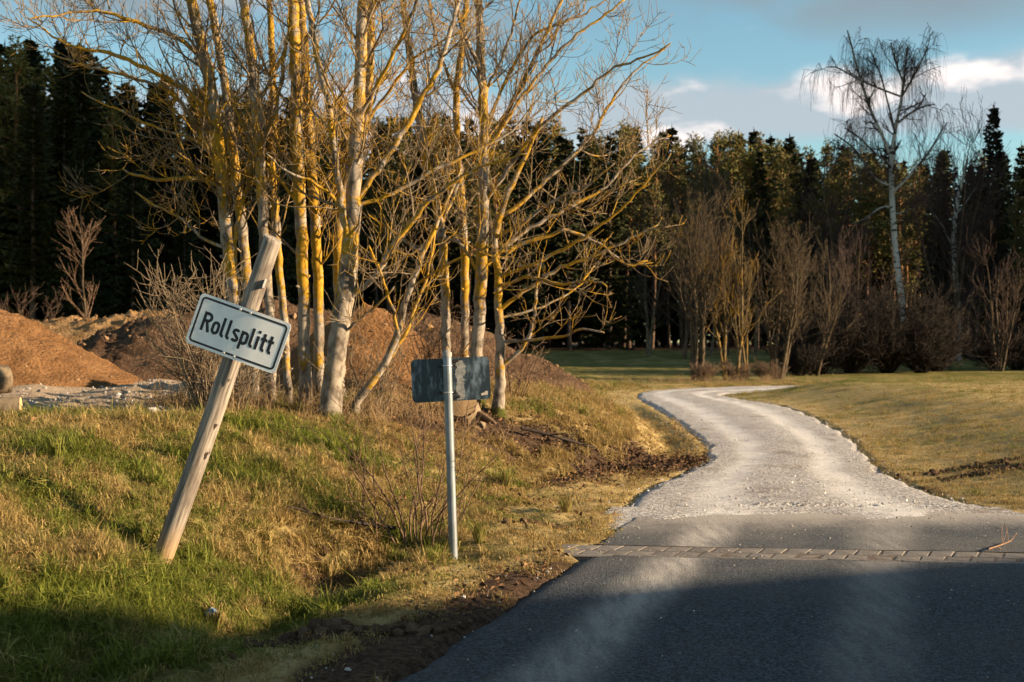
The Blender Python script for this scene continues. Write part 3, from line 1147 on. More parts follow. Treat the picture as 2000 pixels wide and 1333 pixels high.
# little folded metal tab nailed to the pole
hz = (P(517, 553, PY) - pb).dot(za)
link('metal_tab', boxes('metal_tab', [(0.046, 0.049, -0.088, -0.026, hz - 0.03, hz + 0.026), (0.030, 0.0462, -0.036, -0.033, hz - 0.03, hz + 0.026)]), M['zinc'], rs)

# ------------------------------------------------------------------ second sign, seen from behind
QY = 9.3
qb, qt = P(886, 1085, QY), P(873, 688, QY)
qb.z = min(qb.z, gz(qb.x, qb.y) + 0.0)
za = (qt - qb).normalized()
xa = ya.cross(za).normalized()
bs = frame_obj('sign_seen_from_behind', qb, xa, ya, za)
tag(bs, 'grey galvanised post with the blank dark back of a road sign', 'sign')
ql = (qt - qb).length
tb = Tubes()
zs = np.linspace(-0.2, ql - 0.03, 14)
tb.add(np.stack([np.zeros(14), np.zeros(14), zs], axis=1), np.full(14, 0.0315), 22, cap=True)
t = NT('zinc_post', 0.5, 0.4)
n1_ = t.noise(14, 5, 0.6, t.map((1, 1, 0.4)))
t.color(t.mix(t.ss(n1_, 0.3, 0.7), (0.135, 0.16, 0.185), (0.22, 0.25, 0.28)))
t.b.inputs['Metallic'].default_value = 0.35
M['zinc_post'] = t.done()
link('post', tb.build('post'), M['zinc_post'], bs)
tb = Tubes()
tb.add([(0, 0, ql - 0.034), (0, 0, ql - 0.004), (0, 0, ql)], [0.0345, 0.0345, 0.028], 22)
M['grey_plastic'] = simple('grey_plastic', (0.22, 0.21, 0.20), (0.32, 0.30, 0.28), 20, 0.6, 0)
link('cap', tb.build('cap'), M['grey_plastic'], bs)
t = NT('aluminium_back', 0.38, 0.5)
n1_ = t.noise(7, 5, 0.7, t.map((1.2, 1, 0.55)))
n2_ = t.noise(34, 4, 0.7, t.map((1, 1, 0.35)))
c = t.mix(t.ss(t.math('ADD', t.math('MULTIPLY', n1_, 0.75), t.math('MULTIPLY', n2_, 0.25)), 0.47, 0.66), (0.022, 0.034, 0.046), (0.17, 0.22, 0.27))
t.color(c)
t.b.inputs['Metallic'].default_value = 0.25
M['sign_back'] = t.done()
pc = P(880, 742, QY)
lz = (pc - qb).dot(za)
lx = (pc - qb).dot(xa)
bp = link('sign_plate', plate_mesh('back_plate', 0.572, 0.314, 0.035, 0.003), M['sign_back'], bs, (lx, 0.041, lz))
bp.rotation_euler = (0, R_(-1.0), R_(4))
# ragged strip of old glue, sticker, rails, clamps
V, Fc = [], []
rg = np.random.default_rng(8)
for i in range(34):
    z = -0.150 + 0.285 * i / 33
    w0, w1 = 0.040 + rg.normal(0, 0.0025) + 0.006 * math.sin(i * 0.5), 0.094 + rg.normal(0, 0.005) + (0.014 if 20 < i < 31 else 0)
    V += [(w0, -0.0009, z), (w1, -0.0009, z)]
for i in range(33):
    Fc.append((2 * i, 2 * i + 1, 2 * i + 3, 2 * i + 2))
M['glue'] = simple('old_glue_residue', (0.16, 0.17, 0.17), (0.30, 0.30, 0.29), 30, 0.8, 0)
link('glue_strip', mesh('glue_strip', V, Fc), M['glue'], bp)
M['sticker'] = simple('paper_sticker', (0.40, 0.36, 0.30), (0.52, 0.47, 0.40), 40, 0.8, 0)
link('sticker', mesh('sticker', [(0.217, -0.001, -0.128), (0.264, -0.001, -0.124), (0.266, -0.001, -0.098), (0.252, -0.001, -0.095), (0.236, -0.001, -0.108), (0.217, -0.001, -0.112)],
                     [(0, 1, 2, 3, 4, 5)]), M['sticker'], bp)
for bz in (0.135, -0.128):
    link('rail', boxes('rail', [(-0.052, 0.062, -0.013, -0.0012, bz - 0.010, bz + 0.010)]), M['dark_steel'], bp)
for bz in (0.102, -0.092):
    tb = Tubes()
    a = np.linspace(R_(180), R_(360), 15)
    ring = [(-0.06, 0.012, 0)] + [(0.0345 * math.cos(q), 0.0345 * math.sin(q) + 0.004, 0) for q in a] + [(0.06, 0.012, 0)]
    tb.add(ring, np.full(len(ring), 0.0052), 5)
    cl = link('clamp', tb.build('clamp'), M['zinc'], bs, (0, 0, lz + bz))
    for sgn in (-1, 1):
        disc_bolt('bolt', cl, (sgn * 0.054, 0.008, 0), 0.013, 0.020, M['dark_steel'], k=6)


# ------------------------------------------------------------------ heaps on the yard
def heap(name, cx, cy, prof, noise_amp, matl, label, ridge=0.0, ang=0.0, squash=1.0, freq=1.4, seed=0, lump=0.0):
    """heap of loose material: prof = (height, radius); ridge lengthens it along ang"""
    h, r = prof
    n, k = 90, 150
    u = np.linspace(0, 1.12, n)
    a = np.linspace(0, 2 * math.pi, k, endpoint=False)
    A, U = np.meshgrid(a, u)
    px = np.cos(A) * U * r
    py = np.sin(A) * U * r * squash
    lobe = 1 + 0.10 * fbm(np.cos(A) * 1.4 + seed, np.sin(A) * 1.4, 1.0, 3, seed)
    px, py = px * lobe, py * lobe
    px = px + np.sign(np.cos(A)) * ridge * smooth(np.abs(np.cos(A)) * U * 2.2)
    ca, sa = math.cos(ang), math.sin(ang)
    X, Y = cx + px * ca - py * sa, cy + px * sa + py * ca
    prf = np.clip(1 - U, -0.15, 1)
    z = h * (prf - 0.10 * np.exp(-(U / 0.13) ** 2) + 0.05 * np.exp(-((U - 1.0) / 0.12) ** 2))
    z = z + fbm(X, Y, freq, 5, seed + 2, 0.55) * noise_amp * h * smooth((1.05 - U) / 0.3)
    if lump:
        z = z + np.maximum(fbm(X, Y, 6.0, 3, seed + 5), 0) * lump * smooth((1.05 - U) / 0.2)
    base = float(np.median(ground(X[-1], Y[-1], False)))
    z = z + base - np.where(U > 1.03, 0.25 * (U - 1.03) / 0.09, 0)
    vi = np.arange(n * k).reshape(n, k)
    nx = np.roll(vi, -1, axis=1)
    F = np.stack([vi[:-1], vi[1:], nx[1:], nx[:-1]], axis=-1).reshape(-1, 4)
    me = mesh(name, np.stack([X, Y, z], axis=-1).reshape(-1, 3), F, True)
    o = link(name, me, matl)
    tag(o, label, 'heap')
    return o


def soil_mat(name, a, b, c3, sc=3.0, bump=0.9, dist=0.05):
    t = NT(name, 0.97, 0.05)
    n0, n1_, n2_ = t.noise(sc, 6, 0.65), t.noise(sc * 9, 5, 0.7), t.voro(sc * 7, 0)
    c = t.mix(t.ss(n0, 0.35, 0.65), a, b)
    c = t.mix(t.ss(n1_, 0.55, 0.72, 0, 0.75), c, c3)
    t.color(c)
    t.bump(t.math('ADD', n1_, t.math('MULTIPLY', n2_, 0.5)), bump, dist)
    return t.done()


M['sand'] = soil_mat('ochre_sand', (0.145, 0.075, 0.033), (0.22, 0.12, 0.056), (0.075, 0.038, 0.019), 2.4, 1.0, 0.06)
M['rubble'] = soil_mat('ochre_rubble', (0.20, 0.115, 0.05), (0.36, 0.23, 0.115), (0.09, 0.05, 0.026), 2.0, 1.0, 0.10)
M['earth'] = soil_mat('dark_earth', (0.070, 0.042, 0.026), (0.125, 0.078, 0.050), (0.21, 0.15, 0.11), 2.0, 1.0, 0.09)
M['topsoil'] = soil_mat('brown_topsoil', (0.070, 0.043, 0.028), (0.13, 0.083, 0.053), (0.05, 0.03, 0.02), 2.2, 1.0, 0.07)
heap('sand_pile', -8.15, 20.3, (1.34, 2.25), 0.08, M['sand'], 'smooth ochre sand pile at the left edge of the yard', seed=3, freq=1.8, lump=0.07)
heap('rubble_pile', -9.3, 32.0, (1.55, 3.4), 0.14, M['rubble'], 'sunlit lumpy ochre rubble heap behind the dark earth mound', ridge=2.4, seed=7, lump=0.2, freq=0.9)
heap('earth_mound', -4.9, 25.0, (1.66, 3.5), 0.14, M['earth'], 'dark shaded earth mound between sand pile and Rollsplitt sign', ridge=1.0, ang=0.3, squash=0.75, seed=12, lump=0.2, freq=1.1)
heap('orange_sand_pile', -2.15, 18.6, (1.45, 1.75), 0.05, M['sand'], 'orange sand pile glowing behind the lichen-covered trunks', seed=21, freq=1.6, lump=0.07)
heap('topsoil_pile', -1.55, 22.4, (1.38, 2.45), 0.10, M['topsoil'], 'brown topsoil heap sloping down behind the blank sign', ridge=0.2, seed=33, lump=0.10, freq=1.3)


# ------------------------------------------------------------------ logs, stump, branches on the ground
def log(name, p0, p1, r, label, seed):
    rg = np.random.default_rng(seed)
    a, b = np.array(p0, float), np.array(p1, float)
    root = empty(name, tuple((a + b) / 2))
    mid = (a + b) / 2
    tag(root, label, 'log')
    tb = Tubes()
    n = 16
    pts = a + (b - a) * np.linspace(0, 1, n)[:, None] - mid + rg.normal(0, r * 0.03, (n, 3))
    tb.add(pts, r * (1 + rg.normal(0, 0.03, n)), 18, cap=False)
    link('bark', tb.build('bark', lich=lambda v, q: np.full(len(v), -0.1), moss=lambda v, q: np.zeros(len(v)), jitter=0.02), M['hazel_bark'], root)
    d = (b - a) / np.linalg.norm(b - a)
    for s, e in ((-1, a), (1, b)):
        u = np.cross(d, [0, 0, 1.0])
        u /= np.linalg.norm(u)
        w = np.cross(d, u)
        V = [e - mid + s * d * 0.004]
        for k in range(18):
            th = 2 * math.pi * k / 18
            V.append(e - mid + (u * math.cos(th) + w * math.sin(th)) * r * 0.985)
        Fc = [(0, 1 + k, 1 + (k + 1) % 18) for k in range(18)]
        link('cut_face', mesh('cut_face', V, Fc), M['cut_wood'], root)
    return root


t = NT('cut_wood', 0.8, 0.1)
n1_ = t.noise(25, 4, 0.6)
t.color(t.mix(t.ss(n1_, 0.3, 0.7), (0.36, 0.23, 0.11), (0.50, 0.34, 0.18)))
M['cut_wood'] = t.done()
log('log', (-6.9, 15.6, 1.06), (-6.31, 16.0, 1.07), 0.178, 'thick pale log, its sawn end poking in at the left edge', 3)
log('log', (-5.3, 11.35, gz(-4.9, 11.4) + 0.075), (-4.43, 11.55, gz(-4.5, 11.5) + 0.095), 0.098, 'short barked log lying in the grass at the left edge', 4)


# ------------------------------------------------------------------ the lichen-covered trees on the bank
def tree_object(name, base, label, cat='tree', group=None):
    o = empty(name, tuple(base))
    return tag(o, label, cat, group)


def tpart(name, tubes, matl, parent, org, lich=0.0, moss=False):
    if not tubes.v:
        return None
    o_ = np.array(org)
    tubes.v = [v - o_ for v in tubes.v]
    me = tubes.build(name, lich=(lich if callable(lich) else (lambda v, r: np.full(len(v), lich))),
                     moss=(lambda v, r: np.clip(1.0 - v[:, 2] / 0.22, 0, 1)) if moss else (lambda v, r: np.zeros(len(v))))
    return link(name, me, matl, parent)


def px_line(lst, Y, dY=0.0):
    """[(x, y, r_px)] -> world points and radii at depth Y drifting by dY"""
    n = len(lst)
    pts = [P(x, y, Y + dY * i / max(n - 1, 1)) for i, (x, y, r) in enumerate(lst)]
    return np.array([tuple(p) for p in pts]), np.array([r * Y / FPX for x, y, r in lst])


def bank_tree(label, Y, stem, limbs=(), seed=0, n_br=16, n_tw=4.6, t_lo=0.22, side_bias=0.0, length=(0.5, 1.5), lich=0.0, dY=0.0, dense=1.0):
    rg = np.random.default_rng(seed)
    pts, rad = px_line(stem, Y, dY)
    # root the stem in the ground
    g = gz(pts[0][0], pts[0][1])
    if pts[0][2] > g - 0.05:
        pts = np.vstack([[pts[0][0], pts[0][1], g - 0.12], pts])
        rad = np.concatenate([[rad[0] * 1.35], rad])
    else:
        pts[0][2] = g - 0.12
    base = np.array([pts[0][0], pts[0][1], g])
    q, qr = resample(pts, rad * 0.9, 0.10)
    q[2:-1] += rg.normal(0, 0.006, q[2:-1].shape)
    qr = qr * (1 + rg.normal(0, 0.025, len(qr))) * (1 + 0.35 * np.exp(-np.maximum(q[:, 2] - g, 0) / 0.12))
    root = tree_object('bank_tree', base, label)
    tb = Tubes()
    tb.add(q, qr, 14)
    # snags and branch collars
    for i in range(8):
        k = int(rg.integers(4, max(6, len(q) - 8)))
        tg = q[k + 1] - q[k]
        tg /= np.linalg.norm(tg)
        s = rand_perp(rg, tg)
        d = s * 0.9 + tg * 0.4
        tb.add(np.array([q[k], q[k] + s * qr[k] * 0.9, q[k] + s * qr[k] * 1.0 + d * 0.035]), np.array([qr[k] * 0.5, qr[k] * 0.40, qr[k] * 0.16]), 7)
    tpart('trunk', tb, M['ash_bark'], root, base, lambda v, r: 0.0 + 0.03 * np.clip((v[:, 2] - 1.2) / 2.0, -0.9, 1) + lich * 0.7, True)
    mains = []
    for lb in limbs:
        lp, lr = px_line([(q_[0], q_[1], q_[2] * 0.74) for q_ in lb], Y + dY * 0.5, rg.uniform(-0.8, 0.5))
        a, ar = resample(lp, lr, 0.09)
        # start inside the stem
        j = np.argmin(np.linalg.norm(q - a[0], axis=1))
        off_ = (q[j] - a[0]) * np.linspace(1, 0, len(a))[:, None] ** 2
        a = a + off_
        a[2:-1] += rg.normal(0, 0.008, a[2:-1].shape)
        tb = Tubes()
        tb.add(a, ar, 8)
        tpart('limb', tb, M['ash_bark'], root, base, 0.045 + lich)
        mains.append((a, ar))
    crown = Tubes()
    b0 = np.array([side_bias, -0.15, 0.25])
    first = spawn(rg, q, qr, int(n_br * 1.1), max(t_lo, 0.30), 0.97, (28, 62), length[0], length[1], 0.26, 0.0055, 0.65, 0.075, 0.09, 0.14, bias=b0)
    for a, ar in mains:
        first += spawn(rg, a, ar, max(3, int(len(a) * 0.36 * dense)), 0.15, 0.95, (30, 75), length[0] * 0.7, length[1] * 0.75, 0.45, 0.005, 0.9, 0.085, 0.08, 0.16, bias=(0, 0, 0.5))
    for a, ar in first:
        crown.add(a, ar, 6)
        m = rg.poisson(n_tw * 1.35 * (1.45 if a[0][2] > 3.2 else 0.9)) + 1
        second = spawn(rg, a, ar, m, 0.2, 1.0, (30, 70), 0.18, 0.62, 0.55, 0.0036, 1.5, 0.09, 0.055, 0.15, bias=(0, 0, 0.45))
        for b, br in second:
            crown.add(b, br, 4)
            if rg.random() < 0.8:
                for c_, cr in spawn(rg, b, br, rg.integers(1, 4), 0.3, 1.0, (30, 65), 0.08, 0.30, 0.8, 0.0031, 2.2, 0.09, 0.05, 0.15, bias=(0, 0, 0.6)):
                    crown.add(c_, cr, 4)
    tpart('crown', crown, M['ash_twig'], root, base, 0.0 + lich)
    return root


ZA = 14.2
bank_tree('leftmost tree on the bank, its yellow trunk leaning left behind the Rollsplitt sign', ZA + 0.1,
          [(476, 775, 17), (470, 690, 16), (458, 590, 15.5), (445, 470, 15.5), (436, 350, 15), (420, 220, 14), (402, 120, 13), (378, 20, 12), (352, -110, 9), (335, -260, 5)],
          [[(440, 362, 7), (385, 345, 6), (330, 350, 5), (285, 352, 4), (240, 330, 2.5)],
           [(424, 240, 8), (370, 175, 7), (300, 140, 6), (215, 100, 5), (140, 95, 3.5), (60, 40, 2)],
           [(402, 115, 7), (350, 70, 6), (280, 45, 5), (190, 20, 4), (110, 30, 2.5), (55, 38, 2)],
           [(437, 365, 6), (390, 250, 6), (330, 175, 5), (250, 150, 4), (170, 130, 3), (95, 105, 2)],
           [(446, 480, 5), (400, 470, 4), (350, 420, 3.5), (300, 400, 3), (265, 375, 2)],
           [(452, 520, 6), (470, 420, 6), (492, 330, 5), (540, 220, 5), (560, 80, 4), (575, -40, 3)],
           [(432, 310, 5), (380, 270, 4), (320, 255, 3.5), (240, 220, 2.5), (160, 180, 2)]],
          seed=101, n_br=26, side_bias=-0.35, length=(0.5, 1.5), lich=0.03)
bank_tree('grey trunk close behind the leftmost tree, half hidden by it', ZA + 0.9,
          [(496, 745, 11), (492, 640, 11), (480, 500, 11), (466, 390, 11), (450, 250, 10), (432, 120, 9), (408, -10, 8), (390, -160, 5)],
          [[(466, 390, 5), (430, 330, 4), (400, 250, 3), (385, 180, 2)]], seed=102, n_br=14, side_bias=-0.2)
bank_tree('slim straight grey trunk just right of the wooden pole top', ZA - 0.1,
          [(532, 798, 9.5), (530, 700, 9.5), (526, 600, 10), (516, 470, 11), (508, 330, 11), (500, 200, 10.5), (488, 90, 10), (470, -30, 9), (455, -180, 6)],
          [[(502, 215, 5), (540, 140, 4.5), (570, 60, 4), (590, -40, 3)]], seed=103, n_br=14, lich=-0.03)
bank_tree('thin yellow stem between the pole top and the paired trunks', ZA + 0.6,
          [(563, 775, 8), (556, 640, 8), (545, 520, 8.5), (538, 430, 8.5), (530, 330, 8), (535, 200, 8), (528, 60, 7), (520, -120, 5)],
          [[(538, 420, 4), (500, 360, 3.5), (470, 330, 3), (430, 330, 2)]], seed=104, n_br=14, lich=0.05)
bank_tree('left one of the paired upright trunks in the clump, pale at its foot', ZA,
          [(597, 792, 14), (595, 720, 13), (594, 600, 13), (589, 460, 13), (582, 330, 13), (580, 190, 12.5), (575, 70, 12), (568, -60, 10), (562, -200, 7)],
          [[(586, 400, 5), (545, 350, 4.5), (500, 300, 4), (470, 240, 3), (450, 170, 2)],
           [(581, 230, 5), (540, 180, 4), (505, 100, 3.5), (490, 30, 2.5)]], seed=105, n_br=18, lich=0.02)
bank_tree('darker trunk squeezed between the paired trunk and the thickest one', ZA + 0.4,
          [(621, 788, 11), (623, 690, 11), (622, 560, 11), (615, 420, 11), (606, 300, 11), (600, 190, 10), (592, 60, 9), (580, -90, 7)],
          [[(612, 380, 4.5), (650, 330, 4), (700, 300, 3.5), (750, 270, 2.5), (800, 230, 2)]], seed=106, n_br=16, lich=0.05)
bank_tree('thickest trunk of the clump, pale and leaning right above a flared foot', ZA - 0.5,
          [(643, 815, 23), (650, 745, 21), (662, 650, 21), (676, 550, 20.5), (686, 470, 19), (691, 380, 16), (697, 270, 14.5), (703, 160, 13), (708, 40, 12), (716, -90, 10), (725, -220, 7)],
          [[(683, 490, 10), (668, 400, 10), (655, 310, 9.5), (643, 210, 9), (620, 110, 8.5), (598, 0, 8), (580, -100, 6)],
           [(672, 590, 9), (720, 560, 8), (775, 470, 7), (830, 400, 6), (900, 345, 5), (960, 320, 3.5), (1030, 300, 2)],
           [(690, 410, 8), (740, 330, 8), (800, 240, 8), (850, 150, 7.5), (880, 60, 6.5), (905, -40, 5)],
           [(690, 400, 6), (760, 380, 5.5), (850, 330, 5), (920, 300, 4), (1000, 260, 3), (1060, 180, 2)],
           [(700, 230, 6), (745, 150, 5.5), (790, 60, 5), (830, -30, 4)],
           [(663, 660, 4), (700, 625, 3.6), (735, 600, 3), (770, 560, 2)],
           [(690, 440, 6), (660, 390, 5), (610, 350, 4), (560, 340, 3), (520, 300, 2)]],
          seed=107, n_br=22, t_lo=0.45, side_bias=0.15, length=(0.5, 1.5), lich=0.0, dense=0.8)
bank_tree('rear trunk of the clump rising behind the thickest one', ZA + 0.9,
          [(662, 780, 12), (664, 640, 12), (660, 500, 12), (668, 380, 11), (718, 230, 10), (722, 100, 9.5), (728, -20, 8), (735, -160, 6)],
          [[(716, 240, 5), (760, 180, 4.5), (800, 120, 4), (850, 90, 3), (900, 60, 2)]], seed=108, n_br=16, lich=0.03)
bank_tree('small tree leaning far right from the foot of the thickest trunk', ZA - 0.2,
          [(690, 792, 9), (715, 760, 9), (752, 715, 8.5), (778, 650, 8), (792, 590, 7), (815, 520, 6), (838, 470, 5), (870, 400, 4), (900, 330, 2.5)],
          [[(752, 715, 6), (790, 660, 5.5), (822, 580, 4.5), (840, 520, 3.5), (850, 450, 2.5)],
           [(778, 650, 5), (760, 580, 4), (740, 520, 3.5), (720, 480, 2.5)],
           [(800, 560, 4), (850, 530, 3.5), (900, 500, 3), (960, 480, 2)]],
          seed=109, n_br=9, t_lo=0.3, side_bias=0.3, length=(0.3, 0.8), lich=0.04, n_tw=3.0, dense=0.6)
ZB = 16.2
bank_tree('slender trunk directly above the post of the blank sign, bending left higher up', ZB,
          [(872, 790, 10), (872, 700, 10), (870, 600, 10), (866, 500, 10), (856, 410, 9.5), (834, 330, 9), (815, 220, 8), (800, 100, 7.5), (782, -30, 6.5), (770, -160, 4.5)],
          [[(868, 560, 5), (830, 500, 4.5), (790, 470, 4), (750, 440, 3), (720, 420, 2)],
           [(860, 440, 5), (900, 350, 4.5), (960, 260, 4), (1010, 190, 3), (1050, 120, 2)]], seed=110, n_br=18, lich=0.0)
bank_tree('tallest upright trunk right of the blank sign post with a forked top', ZB - 0.2,
          [(932, 806, 15), (931, 700, 14), (937, 600, 13.5), (942, 470, 13), (945, 350, 12), (946, 250, 11), (942, 160, 10), (938, 50, 9), (930, -70, 7.5), (925, -200, 5)],
          [[(944, 400, 6), (1000, 320, 6), (1060, 240, 5.5), (1130, 190, 4.5), (1200, 130, 3.5), (1270, 110, 2.5), (1310, 85, 1.8)],
           [(945, 330, 6), (985, 230, 6), (1030, 140, 5.5), (1070, 60, 5), (1110, -30, 4)],
           [(945, 300, 5), (1010, 200, 5), (1080, 110, 4.5), (1150, 50, 3.5), (1220, 0, 2.5)],
           [(943, 440, 6), (1010, 400, 6), (1090, 330, 5), (1160, 260, 4.5), (1210, 170, 3.5), (1250, 130, 2.5), (1300, 95, 1.8)],
           [(944, 230, 6), (935, 130, 6), (900, 60, 5), (880, -40, 4)],
           [(941, 520, 6), (1020, 450, 5.5), (1100, 410, 5), (1180, 370, 4), (1250, 290, 3), (1310, 265, 2)],
           [(946, 260, 5), (1000, 130, 4.5), (1050, 60, 4), (1140, 30, 3), (1200, -10, 2)],
           [(940, 540, 5), (900, 470, 4.5), (850, 460, 4), (800, 500, 3), (760, 520, 2)],
           [(946, 200, 4), (990, 100, 4), (1010, 20, 3), (1030, -60, 2.5)]],
          seed=111, n_br=18, side_bias=0.5, length=(0.5, 1.7), lich=-0.01, n_tw=3.6, dense=0.75)
bank_tree('short crooked tree right of the blank sign, limbs reaching out to the right', ZB - 0.4,
          [(973, 812, 13), (977, 730, 11), (977, 650, 10), (972, 590, 9), (974, 530, 8.5), (963, 480, 8), (975, 420, 7), (1000, 360, 6), (1030, 300, 4.5), (1060, 230, 3)],
          [[(978, 720, 6), (1015, 695, 5.5), (1038, 655, 5), (1045, 600, 4.5), (1048, 550, 3.5), (1060, 500, 2.5)],
           [(1036, 662, 4.5), (1080, 662, 4), (1120, 655, 3.5), (1135, 640, 3), (1180, 650, 2)],
           [(973, 600, 6), (1030, 560, 5.5), (1090, 520, 5), (1150, 505, 4), (1220, 470, 3), (1285, 440, 2)],
           [(970, 500, 6), (1040, 470, 5.5), (1110, 450, 5), (1170, 475, 4), (1230, 525, 3), (1265, 510, 2)],
           [(972, 540, 5), (1050, 510, 5), (1130, 470, 4.5), (1200, 420, 3.5), (1250, 370, 2.5), (1310, 300, 1.8)],
           [(966, 470, 5), (1020, 440, 4.5), (1080, 390, 4), (1140, 370, 3), (1200, 320, 2)],
           [(1040, 620, 3.5), (1090, 600, 3), (1130, 570, 2.5), (1160, 520, 2)],
           [(972, 560, 5), (1040, 540, 4.5), (1100, 560, 4), (1150, 545, 3), (1185, 560, 2)]],
          seed=112, n_br=10, t_lo=0.35, side_bias=0.7, length=(0.4, 1.1), lich=0.02, n_tw=3.0, dense=0.6)
bank_tree('thin trunk left of the tallest upright one behind the blank sign', ZB + 0.5,
          [(906, 780, 9), (908, 650, 9), (908, 520, 9), (902, 400, 8.5), (893, 290, 8), (890, 180, 7.5), (905, 80, 7), (915, -40, 6), (920, -170, 4)],
          [[(903, 410, 4), (870, 350, 4), (840, 280, 3), (815, 200, 2)], [(890, 190, 4.5), (860, 110, 4), (840, 20, 3), (825, -60, 2)]], seed=113, n_br=16, lich=0.02)


# stump with a sawn face and torn roots
def stump():
    c0 = np.array(hit(910, 822))
    root = empty('tree_stump', tuple(c0))
    root.scale = (1.35, 1.35, 1.35)
    tag(root, 'sawn tree stump with torn roots below the blank sign', 'stump')
    tb = Tubes()
    tb.add([(0.02, 0.1, -0.1), (-0.01, 0.03, 0.05), (-0.03, -0.06, 0.14)], [0.17, 0.15, 0.135], 16, cap=False)
    link('bark', tb.build('bark', lich=lambda v, r: np.full(len(v), -0.1), moss=lambda v, r: np.zeros(len(v)), jitter=0.05), M['hazel_bark'], root)
    V = [(-0.034, -0.068, 0.143)]
    d = np.array([-0.02, -0.09, 0.09])
    d /= np.linalg.norm(d)
    u = np.cross(d, [1, 0, 0.0])
    u /= np.linalg.norm(u)
    w = np.cross(d, u)
    for k in range(16):
        th = 2 * math.pi * k / 16
        V.append(np.array([-0.03, -0.06, 0.14]) + (u * math.cos(th) + w * math.sin(th)) * 0.133)
    link('cut_face', mesh('cut_face', V, [(0, 1 + k, 1 + (k + 1) % 16) for k in range(16)]), M['cut_wood'], root)
    rg = np.random.default_rng(4)
    for k in range(5):
        a = rg.uniform(-0.4, 1.3) if k < 4 else rg.uniform(2, 4)
        q, qr = grow(rg, (0.06 * math.cos(a), 0.05 * math.sin(a) - 0.03, 0.06), (math.cos(a) * 0.8, -0.5, -0.02), rg.uniform(0.16, 0.30), 0.040, 0.014, 0.05, -2.2, 0.16)
        tb = Tubes()
        tb.add(q, qr, 7)
        link('root', tb.build('root', lich=lambda v, r: np.full(len(v), -0.1), moss=lambda v, r: np.zeros(len(v))), M['shrub_bark'], root)


stump()


# ------------------------------------------------------------------ shrubs
def shrub(name, label, base, n, h, spread, matl, seed, r0=0.008, lean=(0, 0, 0), up=0.35, n_sub=5, n_tw=3, leaves=0, leaf_mat=None, rmin=0.0025, cat='shrub', wig=0.08, seg=0.07, group=None, sub=(0.25, 0.75), lo=0.6, hi=1.05):
    rg = np.random.default_rng(seed)
    root = empty(name, tuple(base))
    tag(root, label, cat, group)
    st, tw = Tubes(), Tubes()
    lv = []
    for i in range(n):
        a = rg.uniform(0, 2 * math.pi)
        rr = rg.uniform(0, 0.10 + 0.12 * spread)
        d = np.array([math.cos(a) * spread * rg.uniform(0.2, 1), math.sin(a) * spread * rg.uniform(0.2, 1), 1.0]) + np.array(lean)
        L = h * rg.uniform(lo, hi)
        q, qr = grow(rg, (rr * math.cos(a), rr * math.sin(a), -0.05), d, L, r0 * rg.uniform(0.7, 1.2), rmin, seg, up, wig)
        st.add(q, qr, 6)
        for b, br in spawn(rg, q, qr, n_sub, 0.2, 0.98, (25, 60), sub[0] * h * 0.6, sub[1] * h * 0.6, 0.6, rmin, 0.6, wig * 1.2, seg, 0.15):
            tw.add(b, br, 4)
            if leaves:
                for _ in range(rg.poisson(leaves)):
                    lv.append(b[int(rg.integers(1, len(b)))])
            for c_, cr in spawn(rg, b, br, rg.poisson(n_tw), 0.2, 1.0, (30, 60), sub[0] * h * 0.3, sub[1] * h * 0.33, 0.8, rmin * 0.8, 0.8, wig * 1.2, seg, 0.15):
                tw.add(c_, cr, 4)
                if leaves and rg.random() < 0.6:
                    lv.append(c_[-1])
    z0 = lambda v, r: np.zeros(len(v))
    link('stems', st.build('stems', lich=z0, moss=z0), matl, root)
    if tw.v:
        link('twigs', tw.build('twigs', lich=z0, moss=z0), matl, root)['kind'] = 'stuff'
    if lv:
        V, Fc = [], []
        for p in lv:
            a = rg.normal(0, 1, 3)
            a /= np.linalg.norm(a)
            b = rand_perp(rg, a)
            s = rg.uniform(0.008, 0.018)
            n0 = len(V)
            V += [p, p + a * s + b * s * 0.5, p + a * s * 2, p + a * s - b * s * 0.5]
            Fc.append((n0, n0 + 1, n0 + 2, n0 + 3))
        link('leaves', mesh('leaves', V, Fc), leaf_mat, root)
    return root


M['rust_leaf'] = simple('rust_leaf', (0.11, 0.04, 0.018), (0.22, 0.095, 0.04), 30, 0.8, 0)
b = Vector(hit(815, 1085))
shrub('rose_bush', 'thin brown rose bush with a few rusty leaves beside the galvanised post', (b.x, b.y, gz(b.x, b.y)), 13, 1.30, 0.42, M['shrub_bark'], 41, 0.0105, up=0.22, n_sub=6, n_tw=1.6, leaves=1.6, leaf_mat=M['rust_leaf'], wig=0.10, sub=(0.25, 0.7))
b = Vector(hit(735, 1060))
shrub('rose_bush', 'straggling rose shoots left of the galvanised post, over the ditch', (b.x, b.y, gz(b.x, b.y)), 5, 1.15, 0.26, M['shrub_bark'], 42, 0.006, up=0.2, n_sub=3, n_tw=1, leaves=0.6, leaf_mat=M['rust_leaf'], wig=0.08)
b = P(405, 775, 13.2)
shrub('hazel_bush', 'many-stemmed bare bush left of the Rollsplitt sign', (b.x, b.y, gz(b.x, b.y)), 34, 1.75, 0.36, M['hazel_bark'], 43, 0.011, lean=(-0.12, 0, 0), up=0.15, n_sub=6, n_tw=2, rmin=0.0035, wig=0.07, sub=(0.2, 0.7))
b = P(455, 790, 13.4)
shrub('hazel_bush', 'low tangle of bare shoots at the feet of the left trunks', (b.x, b.y, gz(b.x, b.y)), 22, 1.0, 0.45, M['hazel_bark'], 44, 0.008, up=0.1, n_sub=5, n_tw=2, rmin=0.003)
b = P(730, 800, 14.2)
